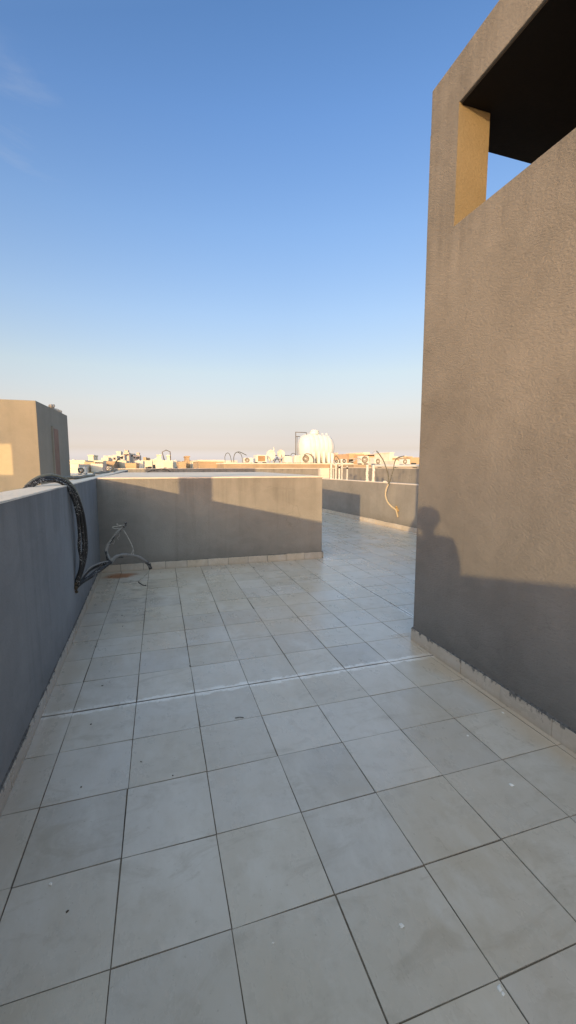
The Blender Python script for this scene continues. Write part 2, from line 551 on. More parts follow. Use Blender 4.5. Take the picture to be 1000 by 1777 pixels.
# added fill: a warm bright lobe high on the sunward side, out of view
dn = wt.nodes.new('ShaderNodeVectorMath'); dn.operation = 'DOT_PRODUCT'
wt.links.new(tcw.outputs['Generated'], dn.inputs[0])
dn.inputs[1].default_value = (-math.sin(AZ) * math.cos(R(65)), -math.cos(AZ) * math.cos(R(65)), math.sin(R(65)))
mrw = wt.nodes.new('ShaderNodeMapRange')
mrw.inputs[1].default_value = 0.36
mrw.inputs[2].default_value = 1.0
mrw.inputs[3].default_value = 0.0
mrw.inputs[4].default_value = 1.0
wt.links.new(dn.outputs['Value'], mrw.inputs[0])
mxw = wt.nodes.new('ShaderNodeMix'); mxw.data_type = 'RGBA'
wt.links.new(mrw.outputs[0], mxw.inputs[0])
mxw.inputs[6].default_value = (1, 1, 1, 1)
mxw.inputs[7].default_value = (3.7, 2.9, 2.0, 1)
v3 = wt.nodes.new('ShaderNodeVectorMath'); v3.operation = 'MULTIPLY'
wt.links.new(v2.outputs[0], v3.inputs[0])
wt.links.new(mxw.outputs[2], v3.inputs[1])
v2 = v3
# and a little paler towards the left of the antisolar point, low down
dl_ = wt.nodes.new('ShaderNodeVectorMath'); dl_.operation = 'DOT_PRODUCT'
wt.links.new(tcw.outputs['Generated'], dl_.inputs[0])
dl_.inputs[1].default_value = (-math.cos(YAW), math.sin(YAW), 0)
def wmath(op, a, b, clamp=False):
    n_ = wt.nodes.new('ShaderNodeMath'); n_.operation = op; n_.use_clamp = clamp
    for i_, v_ in enumerate((a, b)):
        if isinstance(v_, (int, float)): n_.inputs[i_].default_value = v_
        else: wt.links.new(v_, n_.inputs[i_])
    return n_.outputs[0]
lowz = wmath('SUBTRACT', 1.0, wmath('MULTIPLY', spw.outputs[2], 1.6), True)
lf = wmath('ADD', 1.0, wmath('MULTIPLY', wmath('MULTIPLY', wmath('MAXIMUM', dl_.outputs['Value'], 0.0), lowz), 0.55))
v4 = wt.nodes.new('ShaderNodeVectorMath'); v4.operation = 'SCALE'
wt.links.new(v2.outputs[0], v4.inputs[0])
wt.links.new(lf, v4.inputs['Scale'])
v2 = v4
# one thin wisp of cirrus, high on the left
cl_map = wt.nodes.new('ShaderNodeMapping')
cl_map.inputs['Scale'].default_value = (2.2, 2.2, 9.0)
cl_map.inputs['Rotation'].default_value = (0.25, 0.1, 0.4)
wt.links.new(tcw.outputs['Generated'], cl_map.inputs[0])
cl_n = wt.nodes.new('ShaderNodeTexNoise')
cl_n.inputs['Scale'].default_value = 1.6
cl_n.inputs['Detail'].default_value = 7
cl_n.inputs['Roughness'].default_value = 0.6
cl_n.inputs['Distortion'].default_value = 0.6
wt.links.new(cl_map.outputs[0], cl_n.inputs['Vector'])
cl_r = wt.nodes.new('ShaderNodeValToRGB')
cl_r.color_ramp.elements[0].position = 0.52
cl_r.color_ramp.elements[0].color = (0, 0, 0, 1)
cl_r.color_ramp.elements[1].position = 0.85
cl_r.color_ramp.elements[1].color = (0.35, 0.35, 0.35, 1)
wt.links.new(cl_n.outputs['Fac'], cl_r.inputs[0])
cl_m = wt.nodes.new('ShaderNodeMix'); cl_m.data_type = 'RGBA'
cl_d = wt.nodes.new('ShaderNodeVectorMath'); cl_d.operation = 'DOT_PRODUCT'
wt.links.new(tcw.outputs['Generated'], cl_d.inputs[0])
cl_d.inputs[1].default_value = sight(6, 212).normalized()
cl_k = wt.nodes.new('ShaderNodeMapRange')
for i_, v_ in enumerate((math.cos(R(6.5)), math.cos(R(1.0)), 0.0, 1.0)): cl_k.inputs[i_ + 1].default_value = v_
wt.links.new(cl_d.outputs['Value'], cl_k.inputs[0])
cl_x = wt.nodes.new('ShaderNodeMath'); cl_x.operation = 'MULTIPLY'
wt.links.new(cl_r.outputs[0], cl_x.inputs[0])
wt.links.new(cl_k.outputs[0], cl_x.inputs[1])
wt.links.new(cl_x.outputs[0], cl_m.inputs[0])
wt.links.new(v2.outputs[0], cl_m.inputs[6])
cl_m.inputs[7].default_value = (5.2, 5.4, 5.8, 1)
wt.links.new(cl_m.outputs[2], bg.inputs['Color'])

# ------------------------------------------------------------------ the roof terrace floor (setting)
def struct(o):
    o['kind'] = 'structure'
    return o


T = 0.4                       # floor tiles are 40 x 40 cm
J = 0.0246                    # the movement joint
FLOOR_Z = -0.0035


def left_x(y):                # inner face of the left parapet, which is a little out of square with the tiles
    return -0.975 - 0.0266 * (y - 0.8)


mb = MB()
def tile(x0, x1, y0, y1):
    if x1 - x0 < 0.02 or y1 - y0 < 0.02: return
    g = 0.0027 if y0 < 1.5 else 0.0034
    jit = lambda: random.gauss(0, 0.0013)
    z = random.gauss(0, 0.0004)
    tx, ty = random.gauss(0, 0.0022), random.gauss(0, 0.0022)
    cx, cy = (x0 + x1) / 2, (y0 + y1) / 2
    lo, hi = [], []
    for (a, b) in ((x0 + g, y0 + g), (x1 - g, y0 + g), (x1 - g, y1 - g), (x0 + g, y1 - g)):
        a += jit(); b += jit()
        zz = z + tx * (a - cx) + ty * (b - cy)
        hi.append(mb.bm.verts.new((a, b, zz)))
        lo.append(mb.bm.verts.new((a, b, -0.012)))
    mb.bm.faces.new(hi)
    for i in range(4):
        j = (i + 1) % 4
        mb.bm.faces.new((lo[i], lo[j], hi[j], hi[i]))


for j in range(-9, 34):
    y0 = j * T + (J if j >= 4 else 0)
    y1 = y0 + T
    if j == 3: y1 += 0.009
    if j == 4: y0 -= 0.008
    for i in range(-3, 17):
        x0 = i * T
        x1 = x0 + T
        if i >= 6:
            x0 += 0.021; x1 += 0.021
        if i == 5: x1 += 0.008
        if i == 6: x0 -= 0.007
        lx = left_x((y0 + y1) / 2) - 0.01
        if x1 < lx: continue
        x0c = max(x0, lx)
        if x0 > 2.3 and y1 < 1.9: continue
        if 5.55 < y0 and y1 < 9.9 and x1 < 2.5: continue
        if y0 > 12.6 or x0 > 6.0: continue
        tile(x0c, x1, y0, y1)
tiles = mb.build('floor', M['tile'])
face_tint(tiles)
struct(tiles)
# base sheet below the tiles: joint filling, and the roof slabs of the terrace and of the neighbours
mb = MB()
mb.prism([(-1.2, -8), (6.2, -8), (6.2, 13), (-1.2, 13)], -0.3, FLOOR_Z)
struct(mb.build('floor_bed', M['grout']))
mb = MB()
mb.prism([(-14, -9), (-1.21, -9), (-1.21, 24.4), (-14, 24.4)], -12, -0.01)
struct(mb.build('neighbour_roof', M['coping']))

# city ground to the horizon, far below
mb = MB()
mb.prism([(-5000, -60), (5000, -60), (5000, 5200), (-5000, 5200)], -14, -12)
struct(mb.build('ground', M['sand']))


# ------------------------------------------------------------------ skirtings
def skirting(root, a, b, ht=0.10, th=0.012, along=0.4, start=0.0, mat='skirt'):
    """row of cut tiles standing along the wall foot from a to b; the tiles face to the right of a->b"""
    a, b = Vector((*a, 0)), Vector((*b, 0))
    d = (b - a).normalized()
    n = Vector((d.y, -d.x, 0))
    L = (b - a).length
    m = MB()
    s = -start
    while s < L:
        s0, s1 = max(s, 0), min(s + along, L)
        s += along
        if s1 - s0 < 0.015: continue
        gp = 0.0015 if mat == 'skirt' else 0.0035
        p0, p1 = a + d * (s0 + gp), a + d * (s1 - gp)
        t0 = th + random.gauss(0, 0.0009)
        hh = ht + random.gauss(0, 0.0018)
        pts = [p0 + n * t0, p1 + n * (t0 + random.gauss(0, 0.0008)), p1 - n * 0.004, p0 - n * 0.004]
        m.prism([(p.x, p.y) for p in reversed(pts)], 0.0008, hh, bevel=0.0012)
    o = m.build('skirting', M[mat], root)
    face_tint(o)
    # rough cement fillet along the top edge
    m = MB()
    N = max(2, int(L / 0.03))
    prev = None
    for i in range(N + 1):
        p = a + d * (L * i / N)
        k = mnoise.noise(p * 9.0) + 0.6 * mnoise.noise(p * 31.0)
        thin = 1.0 if mat == 'skirt' else 0.4
        h1 = ht + (0.007 + 0.008 * k) * thin
        w1 = th * (0.55 + 0.25 * k)
        ring = [m.bm.verts.new(p - n * 0.004 + Vector((0, 0, ht - 0.003))), m.bm.verts.new(p + n * (w1 + 0.002) + Vector((0, 0, ht - 0.003))),
                m.bm.verts.new(p + n * w1 * 0.6 + Vector((0, 0, h1 - 0.002))), m.bm.verts.new(p - n * 0.004 + Vector((0, 0, h1 + 0.005)))]
        if prev:
            for q in range(4):
                m.bm.faces.new((prev[q], prev[(q + 1) % 4], ring[(q + 1) % 4], ring[q]))
        prev = ring
    m.build('cement_fillet', M['fillet'], root)
    return o


# ------------------------------------------------------------------ left parapet
WT = 1.455
lw = empty('parapet_wall', (-1.1, 0.8, 0), 'long blue-grey parapet wall along the left edge of the tiled floor, with dusty pale top', 'parapet wall')
mb = MB()
ys = [-9.0, -4.1, -2.95, 16.5]
zt = [2.05, 1.67, WT, WT]
ins = [mb.bm.verts.new((left_x(y), y, z)) for y, z in zip(ys, zt)]
inb = [mb.bm.verts.new((left_x(y), y, -0.05)) for y in ys]
ous = [mb.bm.verts.new((left_x(y) - 0.245, y, z)) for y, z in zip(ys, zt)]
oub = [mb.bm.verts.new((left_x(y) - 0.245, y, -0.05)) for y in ys]
for i in range(3):
    for q in ((inb[i], inb[i + 1], ins[i + 1], ins[i]), (ins[i], ins[i + 1], ous[i + 1], ous[i]), (ous[i], ous[i + 1], oub[i + 1], oub[i])):
        mb.bm.faces.new(q)
mb.bm.faces.new((inb[0], ins[0], ous[0], oub[0]))
mb.bm.faces.new((inb[3], oub[3], ous[3], ins[3]))
wb = mb.build('wall_body', M['left_paint'], lw)
mb = MB()
N = 160
prev = None
for i in range(N + 1):
    y = -2.9 + (16.4 + 2.9) * i / N
    k = mnoise.noise(Vector((y * 2.1, 3, 0))) + 0.5 * mnoise.noise(Vector((y * 9, 7, 0)))
    zz = WT + 0.004 + 0.003 * k
    xi, xo = left_x(y) + 0.003 + 0.003 * k, left_x(y) - 0.248
    ring = [mb.bm.verts.new((xi, y, WT - 0.006)), mb.bm.verts.new((xi - 0.006, y, zz)), mb.bm.verts.new(((xi + xo) / 2, y, zz + 0.003)),
            mb.bm.verts.new((xo, y, zz)), mb.bm.verts.new((xo, y, WT - 0.006))]
    if prev:
        for q in range(4): mb.bm.faces.new((prev[q], prev[q + 1], ring[q + 1], ring[q]))
    prev = ring
mb.build('coping', M['coping'], lw)
skirting(lw, (left_x(5.5), 5.47), (left_x(-2.5), -2.5), ht=0.085, along=0.4, start=0.1) if False else None
skirting(lw, (left_x(-2.5), -2.5), (left_x(5.47), 5.47), ht=0.098, along=0.4, start=0.13)

# ------------------------------------------------------------------ low block at the end of the terrace
bk = empty('roof_block', (0.7, 5.5, 0), 'low flat-topped grey block standing across the end of the tiled floor, half in sun', 'roof block')
mb = MB()
mb.prism([(-1.13, 5.486), (2.525, 5.425), (2.525, 9.9), (-1.13, 10.3)], 0, WT - 0.003, bevel=0.006)
mb.build('wall_body', M['wall'], bk)
mb = MB()
mb.prism([(-1.085, 5.480), (2.531, 5.419), (2.531, 9.91), (-1.085, 10.31)], WT - 0.016, WT + 0.0065, bevel=0.004)
mb.build('coping', M['coping'], bk)
skirting(bk, (left_x(5.5), 5.487), (2.527, 5.423), ht=0.118, along=0.335, start=0.05, mat='skirt_clean')
skirting(bk, (2.540, 5.41), (2.527, 9.5), ht=0.118, along=0.4, mat='skirt_clean')

# ------------------------------------------------------------------ stair tower on the right
tw = empty('stair_tower', (2.05, 1.94, 0), 'tall coarse grey stair tower on the right with an open slot under its roof', 'stair tower')
TX, TY, TZ0, TZ1, TZ2 = 2.052, 1.94, 3.49, 4.36, 4.70
mb = MB()
mb.prism([(TX, -6), (TX + 0.25, -6), (TX + 0.25, TY - 0.25), (TX + 2.9, TY - 0.25), (TX + 2.9, TY), (TX, TY)], 0, TZ0, bevel=0.008)
mb.prism([(TX + 2.65, -6), (TX + 2.9, -6), (TX + 2.9, TY - 0.252), (TX + 2.65, TY - 0.252)], 0, TZ1 - 0.002)
mb.prism([(TX + 0.25, -6), (TX + 2.65, -6), (TX + 2.65, -5.75), (TX + 0.25, -5.75)], 0, TZ1 - 0.002)
# corner pier and the outer pier beside the slot
mb.prism([(TX + 0.001, TY - 0.346), (TX + 0.29, TY - 0.346), (TX + 0.29, TY - 0.001), (TX + 0.001, TY - 0.001)], TZ0 - 0.012, TZ1 + 0.004)
mb.prism([(TX + 1.35, TY - 0.251), (TX + 2.899, TY - 0.251), (TX + 2.899, TY - 0.001), (TX + 1.35, TY - 0.001)], TZ0 - 0.012, TZ1 - 0.002)
mb.prism([(TX + 0.001, -5.999), (TX + 0.25, -5.999), (TX + 0.25, -3.4), (TX + 0.001, -3.4)], TZ0 - 0.012, TZ1 - 0.002)
tb = mb.build('wall_body', M['wall_rough'], tw)
tb.data.materials.append(M['reveal_dim'])
for p in tb.data.polygons:
    if p.normal.y < -0.7 and p.center.x < 0.3 and abs(p.center.y + 0.346) < 0.01: p.material_index = 1
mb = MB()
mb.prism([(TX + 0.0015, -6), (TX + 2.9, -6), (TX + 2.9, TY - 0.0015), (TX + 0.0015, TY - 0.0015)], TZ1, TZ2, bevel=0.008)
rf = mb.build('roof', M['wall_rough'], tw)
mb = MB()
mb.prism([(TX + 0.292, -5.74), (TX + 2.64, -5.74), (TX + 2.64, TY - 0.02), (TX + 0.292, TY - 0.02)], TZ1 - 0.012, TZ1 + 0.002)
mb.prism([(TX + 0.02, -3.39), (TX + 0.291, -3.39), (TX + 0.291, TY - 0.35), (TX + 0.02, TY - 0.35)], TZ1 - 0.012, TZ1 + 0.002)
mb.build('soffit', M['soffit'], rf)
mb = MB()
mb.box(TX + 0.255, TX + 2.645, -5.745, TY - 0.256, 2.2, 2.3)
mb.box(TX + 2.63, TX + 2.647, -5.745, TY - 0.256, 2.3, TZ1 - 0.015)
mb.build('stair_void', M['interior'], tw)  # dark sheets behind the slot, interior shade painted on
skirting(tw, (TX, TY + 0.012), (TX, -2.5), ht=0.115, along=0.4, start=0.2) if False else None
o = skirting(tw, (TX, -2.5), (TX, TY + 0.006), ht=0.115, along=0.4) if False else None


def skirting_l(root, a, b, **k):
    """same, with the tiles facing to the left of a->b"""
    return skirting(root, b, a, **k)


skirting_l(tw, (TX, -2.5), (TX, TY + 0.010), ht=0.112, th=0.014, along=0.4, start=0.12)
skirting(tw, (TX + 2.9, TY), (TX - 0.013, TY), ht=0.112, th=0.012, along=0.4, start=0.1)

# ------------------------------------------------------------------ far parapet of the terrace
F1, F2 = Vector((5.30, 12.37, 0)), Vector((5.742, 7.306, 0))
fd = (F2 - F1).normalized()
fn = Vector((fd.y, -fd.x, 0))                  # points away from the terrace side of the run F1->F2
if fn.x > 0: fn = -fn                          # fn now looks back to the camera
F0, F3 = F1 - fd * 0.6, F2 + fd * 6.5
FH = 1.18
fw = empty('parapet_wall', F1, 'low grey-brown parapet wall at the far side of the terrace, with a cable hole', 'parapet wall')
back = -fn * 0.2
mb = MB()
mb.prism([(p.x, p.y) for p in (F0, F0 + back, F3 + back, F3)][::-1], 0, FH - 0.002, bevel=0.005)
mb.build('wall_body', M['wall'], fw)
mb = MB()
e = fn * 0.006
mb.prism([(p.x, p.y) for p in (F0 + e, F0 + back - e, F3 + back - e, F3 + e)][::-1], FH - 0.014, FH + 0.006, bevel=0.004)
mb.build('coping', M['coping'], fw)
skirting(fw, (F0.x, F0.y), (F3.x, F3.y), ht=0.125, th=0.014, along=0.4, mat='skirt_clean')
mb = MB()
hole = at(689, 883, 8.03)
for k in range(14):
    a_ = random.random() * 6.28; rr_ = random.random() * 0.055
    c_ = hole + fd * math.cos(a_) * rr_ + Vector((0, 0, math.sin(a_) * rr_ * 1.3))
    r_ = 0.016 + random.random() * 0.016
    bmesh.ops.create_icosphere(mb.bm, subdivisions=1, radius=r_, matrix=Matrix.Translation(c_))
mb.build('cement_plug', M['sand_plug'], fw)

# ------------------------------------------------------------------ cables
def path(*pts):
    return [at(*p) for p in pts]


# bundle over the left parapet
HOLE = Vector((left_x(3.18) + 0.01, 3.18, 0.44))
cb = empty('cable_bundle', HOLE, 'thick black cable bundle hanging over the left parapet into a wall hole', 'cable bundle')
def over(dx, dz, dy):
    P = path((44, 848, 2.80), (60, 835, 2.86), (78, 828.5, 2.95), (97, 829, 3.06), (114, 836, 3.15), (128, 851, 3.24), (137, 872, 3.30),
             (143.5, 898, 3.33), (147, 930, 3.34), (147.5, 955, 3.32), (143, 980, 3.27), (136, 1003, 3.20))
    P.append(HOLE + Vector((0.004, 0, 0.01)))
    n = len(P)
    return [p + Vector((dx * math.sin(3.1 * i / n + dz * 50), dy * (1 if i < n - 2 else 0.2), dz * (1 if i < n - 2 else 0.3))) for i, p in enumerate(P)]
MB().tube(over(0.0, 0.014, 0.025), 0.018, 10, 5, 0.05).build('cable', M['cable_dust'], cb)
MB().tube(over(0.014, -0.008, -0.018), 0.017, 10, 5, 0.05).build('cable', M['cable'], cb)
MB().tube(over(-0.012, -0.028, -0.05), 0.015, 10, 5, 0.05).build('cable', M['cable'], cb)
P = path((92, 833, 2.98), (110, 840, 3.06), (124, 858, 3.12), (134, 890, 3.18), (138, 925, 3.2), (137.5, 950, 3.2), (141, 970, 3.22), (139, 990, 3.2), (133, 1010, 3.18))
MB().tube(P, 0.015, 10, 5, 0.08).build('cable', M['cable'], cb)

# the cut bundle that reaches out over the floor
cf = empty('cable_bundle', HOLE + Vector((0.01, 0.03, -0.01)), 'cut grey-taped cables reaching from the wall hole over the floor, ends frayed', 'cable bundle')
MB().tube([HOLE] + path((140, 1007, 3.25), (153, 991, 3.4), (168, 982, 3.52), (186, 976, 3.62), (191, 975, 3.66)), 0.019, 8, 4, 0.12).build('cable', M['cable'], cf)
MB().tube([HOLE + Vector((0, 0.01, -0.01))] + path((143, 1010, 3.25), (160, 999, 3.38), (176, 988, 3.52), (188, 979, 3.62), (193, 976, 3.66)), 0.020, 8, 4, 0.12).build('cable', M['cable'], cf)
MB().tube([HOLE + Vector((0, 0.0, 0.01))] + path((141, 1002, 3.25), (156, 986, 3.4), (172, 978, 3.52), (187, 974.5, 3.62)), 0.010, 8, 4, 0.1).build('cable', M['cable_grey'], cf)
up = MB().tube(path((190, 976, 3.66), (187, 964, 3.70), (184.5, 955, 3.74), (190, 942, 3.79), (200, 929, 3.84), (209, 919, 3.87), (216, 913, 3.88), (217.5, 909.5, 3.88)),
               lambda t: 0.021 - 0.006 * t + 0.004 * math.sin(t * 23), 8, 4, 0.3).build('cable_end', M['cable_grey'], cf)
low = MB().tube(path((191, 976, 3.66), (200, 967, 3.72), (211, 963.5, 3.78), (224, 963.5, 3.84), (238, 966, 3.88), (248, 971, 3.9), (256, 976, 3.92)),
                lambda t: 0.022 - 0.005 * t + 0.003 * math.sin(t * 19), 8, 4, 0.3).build('cable_end', M['cable_grey'], cf)
MB().tube(path((254, 975, 3.92), (259, 980, 3.93), (261.5, 987, 3.94)), 0.022, 8, 3, 0.4).build('tape', M['cable'], low)
MB().tube(path((214, 914.5, 3.875), (217.5, 911, 3.88), (218.5, 906.5, 3.88)), 0.018, 8, 3, 0.4).build('tape', M['cable'], up)
MB().tube(path((217, 912, 3.88), (207, 913.5, 3.9), (196, 914.5, 3.92), (199, 917.5, 3.9), (212, 917, 3.87)), 0.006, 6, 4).build('wire', M['wire'], up)
MB().tube(path((217, 911, 3.88), (209, 912, 3.88), (203, 910.5, 3.88), (204, 908.5, 3.88)), 0.0045, 6, 4).build('wire', M['wire'], up)
MB().tube(path((215, 920, 3.87), (222, 932, 3.87), (229, 947, 3.87), (231, 955, 3.87), (227, 963, 3.86)), 0.005, 6, 4).build('wire', M['wire'], up)
MB().tube(path((213, 919, 3.87), (220, 930, 3.88), (228, 943, 3.89), (232, 956, 3.89), (231, 964, 3.87)), 0.0045, 6, 4).build('wire', M['wire'], up)
MB().tube(path((206, 924, 3.85), (207.5, 930, 3.86), (204, 933, 3.86), (206, 937, 3.86)), 0.0028, 6, 4).build('wire', M['wire'], up)
MB().tube(path((196, 935, 3.82), (193, 941, 3.83), (197, 944, 3.84), (199, 938, 3.84)), 0.0025, 6, 4).build('wire', M['wire'], up)
MB().tube(path((260.5, 987, 3.94), (256, 995, 3.95), (247, 1003, 3.96), (240, 1009.5, 3.97)), 0.0045, 6, 4).build('wire', M['wire'], low)
MB().tube(path((240, 1009.5, 3.97), (244, 1013, 3.97), (250, 1016, 3.97), (254, 1015.5, 3.97)), 0.007, 6, 4).build('wire', M['cable'], low)
MB().tube([HOLE + Vector((0.004, 0.01, 0.0))] + path((146, 1009, 3.28), (163, 994, 3.42), (178, 984, 3.54), (189, 977, 3.63), (186, 966, 3.68), (184, 957, 3.72)), 0.012, 8, 4, 0.15).build('cable', M['cable'], cf)
MB().tube(path((186, 972, 3.66), (192, 978, 3.655), (197, 974, 3.67), (192, 969, 3.675), (187, 974, 3.66)), 0.008, 8, 4, 0.2).build('tape', M['cable_grey'], low)
MB().tube(path((150, 990, 3.38), (164, 981, 3.48), (180, 977, 3.56), (191, 972, 3.66), (203, 968, 3.73), (214, 967, 3.78)), 0.006, 6, 4, 0.1).build('wire', M['cable'], low)
MB().tube(path((188, 950, 3.76), (194, 938, 3.8), (203, 926, 3.845), (210, 921, 3.865)), 0.010, 8, 4, 0.35).build('tape', M['cable'], up)
mb = MB()
for k in range(26):
    a_ = random.random() * 6.28; rr_ = random.random() * 0.04
    c_ = HOLE + Vector((0.006 * random.random(), math.cos(a_) * rr_, -0.01 + math.sin(a_) * rr_ * 1.4))
    bmesh.ops.create_icosphere(mb.bm, subdivisions=1, radius=0.008 + 0.012 * random.random(), matrix=Matrix.Translation(c_))
mb.build('cement_plug', M['sludge'], lw)

# lone cable lying along the left parapet further back
P = [(left_x(y) - 0.20 + 0.05 * math.sin(y * 1.3) + 0.02 * math.sin(y * 4.1), y, WT + 0.024 + max(0, 0.02 * math.sin(y * 1.9))) for y in [3.6, 4.2, 4.9, 5.6, 6.4, 7.2, 8.0, 8.8, 9.6, 10.5, 11.4, 12.4]]
lc = MB().tube(P + [at(197, 813, 12.9), at(201, 803, 13.1), at(206, 796, 13.2), at(214, 792.5, 13.3)], 0.022, 8, 4, 0.15).build('cable', M['cable_olive'])
tag(lc, 'single dark cable lying along the left parapet top with its end curled upward', 'cable')
P = [at(256, 819.0, 9.7), at(266, 816.3, 9.75), at(280, 814.6, 9.8), at(290, 815.6, 9.85), at(296, 818.8, 9.9)]
tag(MB().tube(P, lambda t: 0.02 - 0.006 * abs(t - 0.5), 8, 4).build('cable', M['cable']), 'short black cable arching off the back of the low block top', 'cable')

# cables from the hole in the far parapet
fo = fn * 0.03
def far(*pts): return [at(*p) + fo for p in pts]
cc = empty('cable_bundle', hole, 'pale plastered cable pair rising from the hole in the far parapet', 'cable bundle')
MB().tube(far((692, 897, 8.0), (690.5, 890, 8.0), (688, 884, 8.03), (680, 878, 8.14), (674, 870, 8.22), (671, 860, 8.27), (672, 850, 8.27), (676, 840, 8.25)), 0.022, 8, 4, 0.15).build('sleeve', M['cable_cream'], cc)
MB().tube(far((676, 841, 8.25), (675.5, 824, 8.27), (672, 812, 8.3), (667, 799, 8.36), (660, 788, 8.42), (655, 782.5, 8.45)), 0.0135, 8, 4).build('cable', M['cable_olive'], cc)
MB().tube(far((655, 782.5, 8.45), (651.5, 783, 8.45), (648, 787.5, 8.45)), 0.006, 6, 4).build('wire', M['wire'], cc)
MB().tube(far((677, 841, 8.25), (680.5, 828, 8.25), (684, 816, 8.25), (686.5, 803, 8.25), (690, 796, 8.25), (696, 793, 8.25), (703, 791.5, 8.25)), 0.0125, 8, 4).build('cable', M['cable_olive'], cc)
MB().tube(far((703, 791.5, 8.25), (697, 792.5, 8.25), (702, 797, 8.25)), 0.006, 6, 4).build('wire', M['wire'], cc)
# ------------------------------------------------------------------ pipes standing on the far parapet
def wall_at(px, py, extra=0.0):
    """point on the far parapet's centre line seen through a survey point"""
    d = sight(px, py)
    n = fn
    P0 = F1 - fn * (0.09 + extra)
    t = (P0 - CAM).dot(n) / d.dot(n)
    return CAM + d * t


def vpipe(px, ytop, r, label, bands=(), bend=None, mat='pvc', rough=0.0, lean=0.0):
    p = wall_at(px, 829)
    z1 = wall_at(px, ytop).z
    root = empty('conduit_pipe' if r < 0.03 else 'insulated_pipe', Vector((p.x, p.y, FH + 0.006)), label, 'pipe', 'white pipes standing on the far parapet')
    pts = []
    n = 9 if rough else 4
    for i in range(n + 1):
        t = i / n
        pts.append(Vector((p.x + lean * t + (random.uniform(-1, 1) * rough), p.y + (random.uniform(-1, 1) * rough), FH + 0.004 + (z1 - FH) * t)))
    if bend:
        pts += [pts[-1] + fd * bend * 0.3 + Vector((0, 0, 0.035)), pts[-1] + fd * bend * 0.8 + Vector((0, 0, 0.03)), pts[-1] + fd * bend + Vector((0, 0, -0.04))]
    MB().tube(pts, r, 10, 3, 0.25 if rough else 0.0).build('pipe', M[mat], root)
    for zb in bands:
        q = Vector((p.x + lean * zb, p.y, FH + (z1 - FH) * zb))
        MB().lathe([(r * 1.02, -0.03), (r * 1.25, -0.028), (r * 1.25, 0.028), (r * 1.02, 0.03)], Matrix.Translation(q), 12).build('tape', M['dark'], root)
    MB().lathe([(r * 1.5, -0.004), (r * 1.6, 0.0), (r * 1.35, 0.02), (r * 0.99, 0.025)], Matrix.Translation(Vector((p.x, p.y, FH + 0.006))), 12).build('collar', M['coping'], root)


vpipe(575, 806, 0.035, 'thickest white pipe stub at the left end of the row on the far parapet')
vpipe(578.6, 813, 0.013, 'shortest thin white pipe just right of the thick stub on the far parapet')
vpipe(583.2, 806, 0.028, 'white pipe with bent-over top in the pipe row on the far parapet', bend=-0.12)
vpipe(589, 807.5, 0.03, 'white pipe with dark tape near its top, beside the bent-over pipe', bands=(0.86,))
vpipe(593.5, 806.5, 0.02, 'slim pipe with hooked top directly right of a taped pipe on the far parapet', bend=-0.1)
vpipe(602.5, 808.5, 0.022, 'lone slim white pipe with a dark tape band, standing apart on the far parapet', bands=(0.84,))
vpipe(637.5, 807, 0.042, 'left one of two lumpy plastered pipes standing on the far parapet', mat='pvc', rough=0.008)
vpipe(648, 807, 0.040, 'right one of two lumpy plastered pipes standing on the far parapet', mat='pvc', rough=0.008, lean=0.01)
q = wall_at(668, 833.5)
mb = MB()
bmesh.ops.create_icosphere(mb.bm, subdivisions=2, radius=0.055, matrix=Matrix.Translation((q.x, q.y, FH + 0.02)) @ Matrix.Diagonal((0.8, 1.6, 0.5, 1)))
tag(mb.build('mortar_lump', M['coping']), 'small pale mortar lump lying on the far parapet coping', 'mortar lump')

# second parapet behind it, with a fat white pipe along its top
D0, D1 = F1 - fd * 3.0 - fn * 2.3, F1 + fd * 9.5 - fn * 2.3
DH = 1.55
dw = empty('parapet_wall', D0, 'neighbouring grey-brown parapet wall behind the far parapet, carrying a fat white pipe', 'parapet wall')
mb = MB()
mb.prism([(p.x, p.y) for p in (D0, D0 - fn * 0.2, D1 - fn * 0.2, D1)][::-1], 0, DH - 0.002, bevel=0.006)
mb.build('wall_body', M['wall'], dw)
mb = MB()
e = fn * 0.006
mb.prism([(p.x, p.y) for p in (D0 + e, D0 - fn * 0.2 - e, D1 - fn * 0.2 - e, D1 + e)][::-1], DH - 0.012, DH + 0.005, bevel=0.004)
mb.build('coping', M['coping'], dw)
pa = D0 + fd * 2.55 - fn * 0.1 + Vector((0, 0, DH + 0.075))
pb = D0 + fd * 10.5 - fn * 0.1 + Vector((0, 0, DH + 0.075))
pr = empty('insulated_pipe', Vector((pa.x, pa.y, DH)), 'fat white lagged pipe lying along the neighbouring parapet top', 'pipe')
MB().tube([pa + (pb - pa) * (i / 12) + Vector((0, 0, 0.006 * math.sin(i * 2.2))) for i in range(13)], 0.052, 12, 2, 0.12).build('pipe', M['white_plastic'], pr)
for k in range(8):
    q = pa + (pb - pa) * ((k + 0.5) / 8)
    MB().box(q.x - 0.07, q.x + 0.07, q.y - 0.03, q.y + 0.03, DH, DH + 0.028).build('support', M['dark'], pr)
mb = MB()
c0, c1 = at(557, 812.3, 15.6), at(572, 812.3, 15.6)
mb.prism([(c0.x, 15.6), (c1.x, 15.6), (c1.x, 15.9), (c0.x, 15.9)], 0, c0.z, bevel=0.01)
tag(mb.build('wall_pier', M['coping']), 'small pale sunlit wall pier seen just right of the low block', 'pier')

